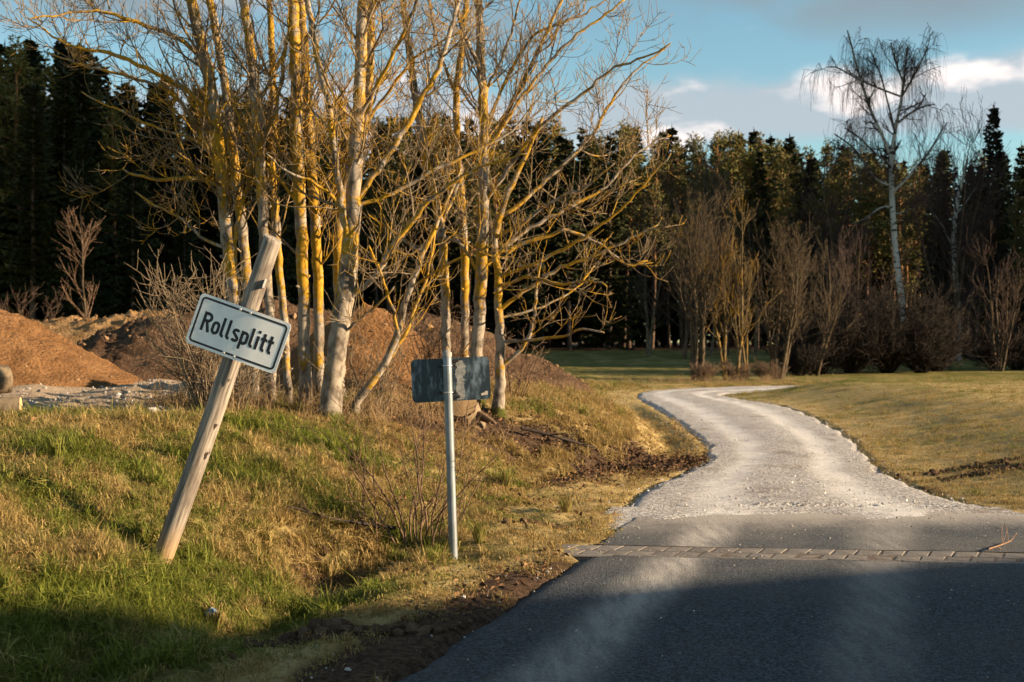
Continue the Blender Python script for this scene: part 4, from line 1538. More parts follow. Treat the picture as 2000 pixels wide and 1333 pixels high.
shrub('hazel_bush', 'bare shoots right of the thickest trunk above the leaf litter', (b.x, b.y, gz(b.x, b.y)), 20, 1.1, 0.5, M['hazel_bark'], 45, 0.007, up=0.1, n_sub=5, n_tw=2, rmin=0.003)
b = P(850, 790, 16.5)
shrub('hazel_bush', 'bare brown thicket behind the blank sign', (b.x, b.y, gz(b.x, b.y)), 22, 1.2, 0.5, M['shrub_bark'], 46, 0.009, up=0.1, n_sub=7, n_tw=3, rmin=0.0035)
b = P(1000, 790, 17.0)
shrub('hazel_bush', 'low brown shoots right of the crooked tree', (b.x, b.y, gz(b.x, b.y)), 10, 0.8, 0.5, M['shrub_bark'], 47, 0.008, up=0.1, n_sub=6, n_tw=2, rmin=0.0035)


# ------------------------------------------------------------------ fallen branches and litter
def ground_branch(name, label, pts_px, r, seed, matl, lift=0.03):
    rg = np.random.default_rng(seed)
    pts = []
    for x, y, Y in pts_px:
        hx, hy, hz_ = hit(x, y)
        pts.append((hx, hy, hz_ + lift))
    a, ar = resample(pts, np.linspace(r, r * 0.45, len(pts)), 0.06)
    a[:, 2] = np.convolve(np.pad(a[:, 2], 2, 'edge'), np.ones(5) / 5, 'valid')
    root = empty(name, tuple(a[0]))
    tag(root, label, 'branch')
    z0 = lambda v, r_: np.full(len(v), -0.1)
    tb = Tubes()
    tb.add(a - a[0], ar, 7)
    link('limb', tb.build('limb', lich=z0, moss=z0), matl, root)
    tb = Tubes()
    for b_, br in spawn(rg, a - a[0], ar, 6, 0.3, 0.98, (20, 50), 0.12, 0.35, 0.6, 0.003, 0.2, 0.1, 0.05, 0.2, bias=(0, 0, 0.5)):
        tb.add(b_, br, 5)
    tw_ = link('twigs', tb.build('twigs', lich=z0, moss=z0), matl, root)
    tw_['kind'] = 'stuff'


M['black_branch'] = simple('wet_dark_branch', (0.014, 0.010, 0.009), (0.04, 0.028, 0.022), 20, 0.7, 0.2)
M['orange_branch'] = simple('orange_branch', (0.14, 0.085, 0.05), (0.26, 0.16, 0.10), 20, 0.8, 0.2)
ground_branch('fallen_branch', 'straight black branch lying on the bank right of the blank sign', [(1018, 856, 14.4), (1090, 874, 14.6), (1162, 896, 14.9)], 0.024, 3, M['black_branch'], 0.12)
ground_branch('fallen_branch', 'dark forked branch reaching left from the rose bush across the grass', [(772, 1066, 8.8), (700, 1058, 8.9), (640, 1046, 9.0), (560, 1020, 9.1)], 0.016, 4, M['black_branch'], 0.12)
ground_branch('fallen_branch', 'small orange twig on the gutter stones at the right edge', [(1930, 1093, 9.12), (1960, 1083, 9.35), (1975, 1076, 9.6)], 0.007, 5, M['orange_branch'], 0.075)
p = Vector(hit(402, 1222))
V = [(0, 0, 0), (0.05, 0.01, 0.012), (0.06, 0.05, 0.02), (0.02, 0.055, 0.03), (-0.015, 0.03, 0.022), (0.025, 0.03, 0.045)]
M['blue_litter'] = simple('blue_wrapper', (0.03, 0.10, 0.20), (0.30, 0.34, 0.38), 40, 0.3, 0)
o = link('litter_scrap', mesh('litter_scrap', V, [(0, 1, 5), (1, 2, 5), (2, 3, 5), (3, 4, 5), (4, 0, 5)]), M['blue_litter'], loc=(p.x, p.y, gz(p.x, p.y) + 0.05))
tag(o, 'crumpled blue wrapper in the grass near the bottom left', 'litter')


# ------------------------------------------------------------------ mid-distance bare trees, birches, bushes
def bare_tree(name, label, base, stems, seed, matl, tw_mat, h, r0, spread=0.2, n_br=12, n_tw=6, up=0.6, br=(0.15, 0.40), ang=(25, 55), rmin=0.010, t_lo=0.2, droop=None, cat='tree', lich=0.0, third=0.0, group=None, wig=0.05):
    """several upright stems from one foot; sizes relative to h"""
    rg = np.random.default_rng(seed)
    base = np.array(base, float)
    root = empty(name, tuple(base))
    tag(root, label, cat, group)
    crown = Tubes()
    lf = lambda v, r: np.full(len(v), lich)
    z0 = lambda v, r: np.zeros(len(v))
    for i in range(stems):
        a = rg.uniform(0, 2 * math.pi)
        d = np.array([math.cos(a) * spread, math.sin(a) * spread, 1.0]) if stems > 1 else np.array([rg.normal(0, 0.03), 0, 1.0])
        hh = h * (rg.uniform(0.72, 1.0) if stems > 1 else 1.0)
        q, qr = grow(rg, (0.08 * h * 0.12 * math.cos(a) * stems ** 0.5, 0.08 * h * 0.12 * math.sin(a) * stems ** 0.5, -0.2), d, hh + 0.2, r0 * rg.uniform(0.7, 1.0), rmin, h / 28, 0.12, wig)
        tb = Tubes()
        tb.add(q, qr, 8)
        link('trunk', tb.build('trunk', lich=lf, moss=z0), matl, root)
        for b_, b_r in spawn(rg, q, qr, n_br, t_lo, 0.98, ang, br[0] * h, br[1] * h, 0.5, rmin, up / h * 8, 0.07, h / 30, 0.1):
            crown.add(b_, b_r, 5)
            for c_, c_r in spawn(rg, b_, b_r, rg.poisson(n_tw), 0.15, 1.0, (20, 50), br[0] * h * 0.35, br[1] * h * 0.5, 0.6, rmin * 0.75, up / h * 8, 0.08, h / 30, 0.1):
                crown.add(c_, c_r, 4)
                if third:
                    for e_, e_r in spawn(rg, c_, c_r, rg.poisson(third), 0.2, 1.0, (20, 50), br[0] * h * 0.2, br[1] * h * 0.28, 0.8, rmin * 0.65, up / h * 8, 0.08, h / 35, 0.1):
                        crown.add(e_, e_r, 3)
    link('crown', crown.build('crown', lich=lf, moss=z0), tw_mat, root)
    return root


def at(x, Y, dz=0.0):
    X = (x - CX) / FPX * Y
    return (X, Y, gz(X, Y) + dz)


bare_tree('bare_tree', 'tallest many-stemmed bare tree at the left of the clump by the bend', at(1358, 50), 5, 201, M['clump_bark'], M['clump_bark'], 7.4, 0.13, 0.16, 16, 6, 0.5, rmin=0.010, third=1.2, t_lo=0.30)
bare_tree('bare_tree', 'two-stemmed bare tree with golden twigs in the clump by the bend', at(1420, 50.5), 2, 202, M['golden_bark'], M['golden_bark'], 6.6, 0.10, 0.12, 16, 5, 0.5, rmin=0.010, third=1.0, lich=0.03, t_lo=0.3)
bare_tree('bare_tree', 'slender golden bare tree in the middle of the clump by the bend', at(1437, 49.5), 1, 203, M['golden_bark'], M['golden_bark'], 6.2, 0.10, 0.1, 20, 5, 0.5, rmin=0.011, third=1.0)
bare_tree('bare_tree', 'small thin bare tree at the right of the golden pair', at(1463, 50.0), 2, 204, M['golden_bark'], M['clump_bark'], 4.0, 0.06, 0.18, 12, 5, 0.5, rmin=0.010)
bare_tree('bare_tree', 'pale fan-shaped bare tree standing at the field corner', at(1520, 51.0), 5, 205, M['clump_bark'], M['clump_bark'], 6.1, 0.10, 0.20, 15, 6, 0.5, rmin=0.010, third=1.0, t_lo=0.28)
bare_tree('bare_tree', 'dim bare tree just right of the pale fan-shaped one', at(1590, 56.0), 4, 206, M['clump_bark'], M['clump_bark'], 6.2, 0.08, 0.25, 12, 5, 0.5, rmin=0.011, third=0.8)
bare_tree('birch_sapling', 'thin white-stemmed birch saplings left of the tall birch', at(1672, 62.0), 3, 207, M['clump_bark'], M['birch_twig'], 7.2, 0.055, 0.10, 9, 4, 0.5, rmin=0.011)
bare_tree('birch_sapling', 'thin birch saplings half way between tall birch and saplings group', at(1700, 63.0), 2, 208, M['clump_bark'], M['birch_twig'], 6.6, 0.05, 0.08, 9, 4, 0.5, rmin=0.011)
bare_tree('bare_tree', 'dim forked bare tree near the right edge behind the field', at(1950, 62.0), 4, 209, M['clump_bark'], M['brown_twig'], 6.4, 0.09, 0.22, 12, 5, 0.5, rmin=0.011, third=0.6)
bare_tree('bare_tree', 'small pale bare tree in front of the dark forest at far left', at(170, 42), 1, 210, M['clump_bark'], M['shrub_bark'], 4.6, 0.06, 0.1, 20, 5, 0.4, rmin=0.009, t_lo=0.3, ang=(35, 60), third=0.5)
bare_tree('bare_tree', 'faint low bare bush at the far left forest edge', at(60, 44), 6, 211, M['brown_twig'], M['brown_twig'], 2.9, 0.03, 0.4, 10, 4, 0.3, rmin=0.008)
k = 0
for x, Y, h, lab in ((1330, 84, 13.5, 'tall reddish-brown bare tree above the clump, left of the leaning pine'), (1385, 92, 13.0, 'reddish-brown bare tree partly behind the leaning pine'),
                     (1470, 95, 14.5, 'pale brown bare tree right of the leaning pine'), (1265, 90, 11.0, 'brown bare tree at the dark gap right of the bank trees'),
                     (1640, 78, 11.5, 'dim reddish bare tree left of the tall birch trunk'), (1850, 80, 14.0, 'dim bare tree in the shade right of the tall birch'),
                     (1900, 84, 13.5, 'dim reddish bare tree near the right edge forest')):
    bare_tree('bare_tree', lab, at(x, Y), 3 if Y < 90 else 2, 220 + k, M['shrub_bark'] if Y < 90 else M['hazel_bark'], M['brown_twig'] if k not in (4, 5, 6) else M['birch_twig'], h, 0.14, 0.10, 20, 8, 0.35, rmin=0.016, third=1.2, t_lo=0.15)
    k += 1


# tall weeping birch
def weeping_birch(label, Y, stem, limbs, seed, n_hang=1.5):
    rg = np.random.default_rng(seed)
    pts, rad = px_line(stem, Y)
    g = gz(pts[0][0], Y)
    pts = np.vstack([[pts[0][0], Y, g - 0.2], pts])
    rad = np.concatenate([[rad[0] * 1.15], rad])
    base = np.array([pts[0][0], Y, g])
    root = empty('weeping_birch', tuple(base))
    tag(root, label, 'tree')
    q, qr = resample(pts, rad, 0.4)
    z0 = lambda v, r: np.zeros(len(v))
    tb = Tubes()
    tb.add(q, qr, 10)
    tpart('trunk', tb, M['birch_bark'], root, base, 0.0)
    arms = [(q[len(q) // 2:], qr[len(q) // 2:])]
    for lb in limbs:
        a, ar = px_line([(q_[0], q_[1], q_[2] * 0.72) for q_ in lb], Y, rg.uniform(-2.5, 2.5))
        a, ar = resample(a, ar, 0.35)
        j = np.argmin(np.linalg.norm(q - a[0], axis=1))
        a = a + (q[j] - a[0]) * np.linspace(1, 0, len(a))[:, None] ** 2
        tb = Tubes()
        tb.add(a, ar, 7)
        o = tpart('limb', tb, M['birch_bark'], root, base, 0.0)
        o.data.attributes['moss'].data.foreach_set('value', np.clip(1.4 - np.concatenate([np.repeat(ar, 7), [ar[-1]]]) / 0.07, 0, 1).astype(np.float32))
        arms.append((a, ar))
    cr = Tubes()
    for a, ar in arms:
        for b_, br in spawn(rg, a, ar, int(len(a) * 0.75), 0.15, 1.0, (30, 65), 0.7, 2.0, 0.55, 0.020, 0.10, 0.07, 0.3, 0.1, bias=(0, 0, 0.25)):
            cr.add(b_, br, 5)
            for c_, c_r in spawn(rg, b_, br, 4, 0.2, 1.0, (30, 60), 0.5, 1.3, 0.6, 0.013, -0.35, 0.08, 0.2, 0.1):
                cr.add(c_, c_r, 4)
                for _ in range(int(rg.poisson(3.6 * n_hang))):
                    i = int(rg.integers(1, len(c_)))
                    e_, e_r = grow(rg, c_[i], (rg.normal(0, 0.5), rg.normal(0, 0.5), -0.1), rg.uniform(0.6, 2.2), 0.0070, 0.005, 0.22, -3.2, 0.05)
                    cr.add(e_, e_r, 3)
    tpart('crown', cr, M['birch_twig'], root, base, 0.0)
    return root


weeping_birch('tall weeping birch standing above the forest, white trunk forking high up', 74.0,
              [(1768, 660, 6.8), (1762, 590, 6.4), (1752, 520, 6), (1746, 450, 5.6), (1742, 380, 5.2), (1741, 310, 4.6), (1748, 255, 3.6), (1760, 200, 2.9), (1766, 150, 2.2), (1772, 95, 1.5)],
              [[(1740, 305, 5), (1722, 260, 4.5), (1700, 215, 4), (1684, 165, 3.5), (1672, 125, 3), (1662, 85, 2.4), (1655, 60, 1.8)],
               [(1742, 385, 4), (1765, 360, 4), (1790, 330, 3.5), (1815, 300, 3), (1835, 262, 2), (1850, 240, 1.5)],
               [(1752, 240, 3.5), (1785, 215, 3), (1808, 205, 2.5), (1826, 204, 1.6)],
               [(1690, 185, 3), (1655, 155, 2.5), (1630, 128, 2), (1615, 132, 1.3)],
               [(1738, 330, 3.5), (1705, 300, 3), (1680, 270, 2.5), (1650, 250, 2)],
               [(1750, 250, 3), (1735, 200, 2.6), (1722, 150, 2.2), (1705, 110, 1.6)],
               [(1762, 190, 3), (1785, 150, 2.6), (1800, 120, 2), (1812, 95, 1.5)],
               [(1742, 360, 3.5), (1710, 350, 3), (1670, 290, 2.5), (1630, 262, 1.8)],
               [(1764, 165, 2.6), (1748, 120, 2.2), (1740, 85, 1.6)],
               [(1744, 400, 3.5), (1720, 400, 3), (1690, 430, 2.5), (1660, 440, 2)],
               [(1746, 420, 3), (1775, 415, 2.6), (1805, 395, 2), (1830, 370, 1.5)]], 301)
weeping_birch('shorter drooping birch, dim reddish twigs, right of the tall weeping birch', 80.0,
              [(1872, 640, 5.5), (1868, 560, 5), (1862, 470, 4.5), (1868, 400, 4), (1880, 350, 3), (1890, 310, 2)],
              [[(1864, 480, 3), (1835, 430, 2.6), (1810, 400, 2), (1795, 370, 1.5)], [(1866, 420, 3), (1905, 370, 2.4), (1925, 330, 1.8)], [(1864, 500, 3), (1910, 470, 2.4), (1940, 430, 1.8)]], 302, 0.9)

for i, (x, Y, h, n, spr, lab) in enumerate((
        (1600, 58, 2.9, 80, 1.1, 'dark brown bush at the left end of the thicket behind the field'), (1665, 59, 3.6, 90, 1.1, 'tall dark bush in the thicket below the birch saplings'),
        (1735, 60, 4.0, 100, 1.1, 'tallest dark bush of the thicket, below the weeping birch'), (1800, 60, 3.5, 90, 1.1, 'dark round bush at the right end of the thicket'),
        (1560, 56, 1.9, 60, 1.1, 'low dark bush just right of the fan-shaped bare tree'), (1830, 62, 2.2, 50, 1.1, 'low bush trailing off right of the thicket'),
        (1945, 63, 2.2, 50, 1.1, 'dim bush below the forked bare tree near the right edge'), (1985, 64, 2.6, 50, 1.1, 'dim bush at the right edge behind the field'))):
    shrub('thicket_bush', lab, at(x, Y), n, h, spr, M['shade_dark_twig'], 320 + i, 0.022, up=-0.05, n_sub=8, n_tw=4, rmin=0.012, wig=0.13, seg=0.3, cat='bush', sub=(0.2, 0.6), lo=0.35, hi=1.35)
for i, (x, Y, lab) in enumerate(((1375, 48.5, 'dry brown undergrowth at the foot of the tallest clump tree'), (1440, 49.2, 'dry brown undergrowth below the golden trees'), (1500, 50, 'dry brown undergrowth at the field corner'))):
    shrub('undergrowth', lab, at(x, Y), 60, 0.85, 0.9, M['shrub_bark'], 340 + i, 0.008, up=0.0, n_sub=4, n_tw=2, rmin=0.006, seg=0.15, cat='undergrowth')


# ------------------------------------------------------------------ conifers
def spruce_meshes(seed, h=20.0, rad=3.0, low=0.06):
    rg = np.random.default_rng(seed)
    tb = Tubes()
    tb.add(np.stack([rg.normal(0, 0.03, 12), rg.normal(0, 0.03, 12), np.linspace(-0.3, h, 12)], axis=1), np.linspace(0.23, 0.03, 12), 7)
    tr = tb.build('spruce_trunk')
    V, Fc = [], []
    z = low * h
    while z < h * 0.985:
        f = (z - low * h) / (h * (1 - low))
        L0 = rad * ((1 - f) ** 0.8) * (0.55 + 0.45 * min(1, f * 6)) + 0.15
        nb = 7 if f < 0.85 else 5
        a0 = rg.uniform(0, 6.28)
        for b in range(nb):
            a = a0 + b * 6.283 / nb + rg.normal(0, 0.25)
            L = L0 * rg.uniform(0.62, 1.12)
            dr = -0.28 + 0.75 * f + rg.normal(0, 0.08)
            dx, dy = math.cos(a), math.sin(a)
            ns = max(3, int(L / 0.42))
            zz = z + rg.normal(0, 0.12)
            for s in range(ns):
                u = (s + 0.6) / ns
                px, py, pz = dx * L * u, dy * L * u, zz + dr * L * u + 0.22 * L * u * u
                w = (0.20 + 0.30 * (1 - u)) * (0.6 + 0.4 * L0 / rad)
                for sd in (-1, 1):
                    tx, ty = -dy * sd, dx * sd
                    k = w * rg.uniform(0.7, 1.5)
                    e = np.array([px + tx * k + dx * k * 0.7, py + ty * k + dy * k * 0.7, pz - rg.uniform(0.05, 0.42) * (1 - 0.6 * f)])
                    c0 = np.array([px - dx * 0.2, py - dy * 0.2, pz + 0.03])
                    c1 = np.array([px + dx * 0.26, py + dy * 0.26, pz + 0.02])
                    n0 = len(V)
                    V += [c0, (c0 + e) / 2 + np.array([0, 0, -0.12]), e, (c1 + e) / 2 + rg.normal(0, 0.05, 3), c1]
                    Fc.append((n0, n0 + 1, n0 + 2, n0 + 3, n0 + 4))
            n0 = len(V)
            tip = np.array([dx * L * 1.12, dy * L * 1.12, zz + dr * L + 0.26 * L])
            c = np.array([dx * L * 0.82, dy * L * 0.82, zz + dr * L * 0.82 + 0.15 * L])
            V += [c + np.array([-dy, dx, 0]) * 0.12, c - np.array([-dy, dx, 0]) * 0.12, tip]
            Fc.append((n0, n0 + 1, n0 + 2))
        z += 0.40 * rg.uniform(0.8, 1.2)
    n0 = len(V)
    V += [(-0.10, 0, h - 0.9), (0.10, 0, h - 0.9), (0, 0, h + 0.35), (0, -0.10, h - 0.9), (0, 0.10, h - 0.9), (0.01, 0, h + 0.35)]
    Fc += [(n0, n0 + 1, n0 + 2), (n0 + 3, n0 + 4, n0 + 5)]
    return tr, mesh('spruce_crown', V, Fc)


def pine_meshes(seed, h=20.0, cl=0.52):
    rg = np.random.default_rng(seed)
    tb = Tubes()
    xs = np.cumsum(rg.normal(0, 0.07, 14))
    ys = np.cumsum(rg.normal(0, 0.07, 14))
    zs = np.linspace(-0.3, h * 0.96, 14)
    q = np.stack([xs - xs[0], ys - ys[0], zs], axis=1)
    qr = np.linspace(0.21, 0.05, 14)
    tb.add(q, qr, 8)
    cen = []
    V, Fc = [], []
    nl = 30
    for i in range(nl):
        t_ = cl + (1 - cl) * (i + rg.uniform(0, 0.8)) / nl
        j = min(int(t_ * 13), 12)
        p = q[j] + (q[j + 1] - q[j]) * (t_ * 13 - j)
        f = (t_ - cl) / (1 - cl)
        L = (2.5 * (1 - f) ** 0.7 + 0.5) * rg.uniform(0.6, 1.15) * (0.65 + 0.35 * min(1, f * 5))
        a = i * 2.4 + rg.normal(0, 0.4)
        b_, br = grow(rg, p, (math.cos(a), math.sin(a), 0.15 + 0.5 * f), L, 0.055, 0.02, 0.35, 0.25, 0.10)
        tb.add(b_, br, 5)
        for s in range(max(2, int(L / 0.38))):
            u = min(1.0, 0.30 + 0.75 * (s + 0.5) / max(2, int(L / 0.38)))
            c = b_[min(int(u * (len(b_) - 1)), len(b_) - 1)] + rg.normal(0, 0.16, 3)
            cen.append((c, rg.uniform(0.32, 0.58)))
    cen.append((q[-1] + np.array([0, 0, 0.35]), 0.42))
    for c, r in cen:
        for _ in range(int(34 * (r / 0.45) ** 2)):
            d = rg.normal(0, 1, 3)
            d[2] = d[2] * 0.75 + 0.25
            d /= np.linalg.norm(d)
            p = c + d * r * rg.uniform(0.25, 1.0) * np.array([1, 1, 0.72])
            s = rg.uniform(0.11, 0.21)
            sd = rand_perp(rg, d)
            n0 = len(V)
            V += [p - sd * s * 0.42, p + sd * s * 0.42, p + d * s * 1.5 + rg.normal(0, 0.04, 3)]
            Fc.append((n0, n0 + 1, n0 + 2))
    return tb.build('pine_trunk'), mesh('pine_crown', V, Fc)


SPR = [spruce_meshes(400 + k, 20, r, lo) for k, (r, lo) in enumerate(((3.5, 0.05), (2.9, 0.10), (4.0, 0.04), (2.6, 0.25)))]
PIN = [pine_meshes(450 + k, 20, c) for k, c in enumerate((0.42, 0.50, 0.36, 0.54))]
TOPX = [-300, 0, 60, 120, 160, 250, 400, 600, 800, 1000, 1150, 1300, 1500, 1700, 1850, 1905, 1930, 1960, 2000, 2400]
TOPY = [80, 75, 60, 62, 95, 130, 165, 190, 215, 235, 228, 262, 262, 275, 268, 262, 228, 262, 265, 230]


def conifer(kind, x, Y, h, label, group, rg, X=None):
    X = (x - CX) / FPX * Y if X is None else X
    g = gz(X, Y)
    o = empty('spruce_tree' if kind == 's' else 'pine_tree', (X, Y, g - 0.05))
    tag(o, label, 'tree', group)
    tr, cr = (SPR if kind == 's' else PIN)[int(rg.integers(4))]
    sc = h / 20.0
    link('trunk', tr, M['spruce_bark' if kind == 's' else 'pine_bark'], o)
    link('crown', cr, M['spruce_needles' if kind == 's' else 'pine_needles'], o)
    w = rg.uniform(0.85, 1.2)
    o.scale = (sc * w, sc * w, sc)
    o.rotation_euler = (rg.normal(0, 0.015), rg.normal(0, 0.015), rg.uniform(0, 6.28))
    return o


rg = np.random.default_rng(77)
GRP = {'left': 'dark forest at the left behind the yard', 'mid': 'forest behind the bank trees', 'right': 'sunlit forest beyond the bend', 'edge': 'dark forest at the right edge', 'off': 'unseen conifers added on the right to shade the left forest'}
MARKS = [(60, 'above the left edge of the sand pile'), (170, 'left of the small bare tree'), (330, 'between the small bare tree and the leaning pole'), (470, 'behind the leftmost bank tree'), (620, 'behind the paired trunks'),
         (780, 'right behind the thickest bank trunk'), (930, 'behind the post of the blank sign'), (1080, 'right of the tallest upright bank tree'), (1240, 'behind the dark gap over the meadow'), (1360, 'above the tallest clump tree'),
         (1480, 'above the golden clump trees'), (1600, 'above the fan-shaped bare tree'), (1720, 'left of the weeping birch'), (1850, 'right of the weeping birch'), (1950, 'around the tall dark spruce at the right'), (2600, 'at the right edge')]


def forest_label(kd, x, row):
    where = next(w for lim, w in MARKS if x < lim)
    depth = 'front-row' if row == 0 else 'second-row' if row == 1 else 'back-row'
    return '%s %s in the forest %s' % (depth, 'spruce' if kd == 's' else 'pine', where)


count = 0
for row in range(8):
    x = -330.0 + rg.uniform(0, 40)
    while x < 2080:
        reg = 'left' if x < 560 else 'mid' if x < 1180 else 'right' if x < 1840 else 'edge'
        Y0 = np.interp(x, [-300, 300, 700, 1200, 1500, 1840, 1870, 2100], [74, 80, 96, 116, 122, 112, 96, 90])
        Y = Y0 + row * 3.6 + rg.uniform(-1.6, 1.6)
        ty = np.interp(x, TOPX, TOPY)
        pine = rg.random() < ({'left': 0.14, 'mid': 0.5, 'right': 0.8, 'edge': 0.3}[reg])
        if row >= 6:
            pine = False
        h = ((CY - ty) / FPX * Y + EYE - 0.8) * (rg.uniform(0.88, 1.03) if row else rg.uniform(0.78, 0.98))
        kd = 'p' if pine else 's'
        if not (reg == 'edge' and row > 4):
            conifer(kd, x, Y, h, forest_label(kd, x, row), 'conifers of the forest behind the yard and the field', rg)
        count += 1
        x += FPX / Y * rg.uniform(2.4, 4.2) * (0.85 if reg == 'left' else 1.0)
for k in range(64):
    x = -300 + 2380 * (k + rg.uniform(0, 1)) / 64
    Y = np.interp(x, [-300, 300, 700, 1200, 1500, 1840, 1870, 2100], [74, 80, 96, 116, 122, 112, 96, 90]) + rg.uniform(6, 26)
    where = next(w for lim, w in MARKS if x < lim)
    conifer('s', x, Y, rg.uniform(4.5, 7.5), 'young spruce filling the forest floor ' + where, 'young spruces under the forest', rg)
# unseen conifers added on the right-hand hill to keep sun off the left forest
for k in range(84):
    while True:
        X, Y = (rg.uniform(30, 74), rg.uniform(60, 98)) if k < 30 else (rg.uniform(48, 74), rg.uniform(60, 86))
        if Y > 70 - (X - 10) * 0.158 and X > 0.4 * Y + 5.5:
            break
    kd = 's' if rg.random() < 0.7 else 'p'
    conifer(kd, 0, Y, rg.uniform(21, 27), '%s added out of view on the hill at the right to shade the left forest' % ('spruce' if kd == 's' else 'pine'), GRP['off'], rg, X=X)

# named conifers
o = conifer('s', 1548, 104, 11.2, 'dark pointed young spruce standing in front of the sunlit pines', None, rg)
o = conifer('s', 1610, 100, 10.4, 'second dark young spruce, nearer the tall birch', None, rg)
o = conifer('s', 1530, 100, 9.0, 'small dark spruce at the left of the two young spruces', None, rg)
o = conifer('s', 1932, 86, 17.4, 'tall dark spruce sticking out above the right edge forest', None, rg)


# old pine with an orange broken trunk
def leaning_pine():
    Y = 96.0
    pts, rad = px_line([(1418, 560, 6), (1416, 470, 5.5), (1415, 400, 5), (1414, 360, 4.5), (1404, 345, 4), (1390, 330, 3), (1376, 318, 2)], Y)
    g = gz(pts[0][0], Y)
    pts = np.vstack([[pts[0][0], Y, g - 0.2], pts])
    rad = np.concatenate([[rad[0]], rad])
    base = np.array([pts[0][0], Y, g])
    root = empty('pine_tree', tuple(base))
    tag(root, 'old pine with a kinked orange trunk catching the sun', 'tree')
    q, qr = resample(pts, rad, 0.4)
    tb = Tubes()
    tb.add(q - base, qr, 8)
    rg = np.random.default_rng(9)
    V, Fc = [], []
    for b_, br in spawn(rg, q - base, qr, 14, 0.45, 0.9, (60, 90), 1.6, 3.4, 0.4, 0.04, 0.1, 0.1, 0.4):
        tb.add(b_, br, 5)
        for _ in range(70):
            i = int(rg.integers(len(b_) // 3, len(b_)))
            p_ = b_[i] + rg.normal(0, 0.34, 3) * np.array([1, 1, 0.6])
            d = rg.normal(0, 1, 3)
            d /= np.linalg.norm(d)
            s = rg.uniform(0.14, 0.26)
            sd = rand_perp(rg, d)
            n0 = len(V)
            V += [p_ - sd * s * 0.4, p_ + sd * s * 0.4, p_ + d * s * 1.5]
            Fc.append((n0, n0 + 1, n0 + 2))
    link('trunk', tb.build('trunk'), M['pine_bark'], root)
    link('crown', mesh('crown', V, Fc), M['pine_needles'], root)


leaning_pine()


# ------------------------------------------------------------------ ground cover (stuff): instanced on points with geometry nodes
def proto(name, V, Fc, matl, tone=None):
    me = mesh(name, V, Fc)
    if tone is not None:
        fattr(me, 'tone', tone)
    me.materials.append(matl)
    return bpy.data.objects.new(name, me)


def scatter(name, label, cat, protos, pts, rot, scl, tint, idx):
    n = len(pts)
    me = bpy.data.meshes.new(name)
    me.vertices.add(n)
    me.vertices.foreach_set('co', np.asarray(pts, np.float32).ravel())
    a = me.attributes.new('rot', 'FLOAT_VECTOR', 'POINT')
    a.data.foreach_set('vector', np.asarray(rot, np.float32).ravel())
    a = me.attributes.new('scl', 'FLOAT_VECTOR', 'POINT')
    a.data.foreach_set('vector', np.asarray(scl, np.float32).ravel())
    fattr(me, 'tint', tint)
    a = me.attributes.new('idx', 'INT', 'POINT')
    a.data.foreach_set('value', np.asarray(idx, np.int32))
    col = bpy.data.collections.new(name + '_pieces')
    for o_ in protos:
        col.objects.link(o_)
    o = bpy.data.objects.new(name, me)
    COL.objects.link(o)
    tag(o, label, cat, kind='stuff')
    g = bpy.data.node_groups.new(name, 'GeometryNodeTree')
    g.interface.new_socket('Geometry', in_out='INPUT', socket_type='NodeSocketGeometry')
    g.interface.new_socket('Geometry', in_out='OUTPUT', socket_type='NodeSocketGeometry')
    N, L = g.nodes, g.links
    gi, go = N.new('NodeGroupInput'), N.new('NodeGroupOutput')
    ci = N.new('GeometryNodeCollectionInfo')
    ci.inputs['Collection'].default_value = col
    ci.inputs['Separate Children'].default_value = True
    ci.inputs['Reset Children'].default_value = True
    ip = N.new('GeometryNodeInstanceOnPoints')
    ip.inputs['Pick Instance'].default_value = True

    def na(nm, typ):
        q = N.new('GeometryNodeInputNamedAttribute')
        q.data_type = typ
        q.inputs['Name'].default_value = nm
        return q.outputs['Attribute']
    L.new(gi.outputs[0], ip.inputs['Points'])
    L.new(ci.outputs[0], ip.inputs['Instance'])
    L.new(na('idx', 'INT'), ip.inputs['Instance Index'])
    L.new(na('rot', 'FLOAT_VECTOR'), ip.inputs['Rotation'])
    L.new(na('scl', 'FLOAT_VECTOR'), ip.inputs['Scale'])
    L.new(ip.outputs[0], go.inputs[0])
    md = o.modifiers.new('scatter', 'NODES')
    md.node_group = g
    return o


def grass_mat():
    t = NT('grass_blades', 0.7, 0.15)
    ti = t.attr('tint', typ='INSTANCER')
    to = t.attr('tone')
    grn = t.mix(to, (0.055, 0.078, 0.012), (0.20, 0.22, 0.034))
    dry = t.mix(to, (0.17, 0.112, 0.036), (0.42, 0.31, 0.128))
    f = t.math('ADD', ti, t.math('MULTIPLY', t.math('SUBTRACT', to, 0.5), -0.5))
    c = t.mix(t.ss(f, 0.25, 0.75), dry, grn)
    t.color(c)
    tr = t.n.new('ShaderNodeBsdfTranslucent')
    t.l.new(c, tr.inputs[0])
    mx = t.n.new('ShaderNodeMixShader')
    mx.inputs[0].default_value = 0.28
    t.l.new(t.b.outputs[0], mx.inputs[1])
    t.l.new(tr.outputs[0], mx.inputs[2])
    t.l.new(mx.outputs[0], t.n['Material Output'].inputs[0])
    return t.done()


M['grass'] = grass_mat()


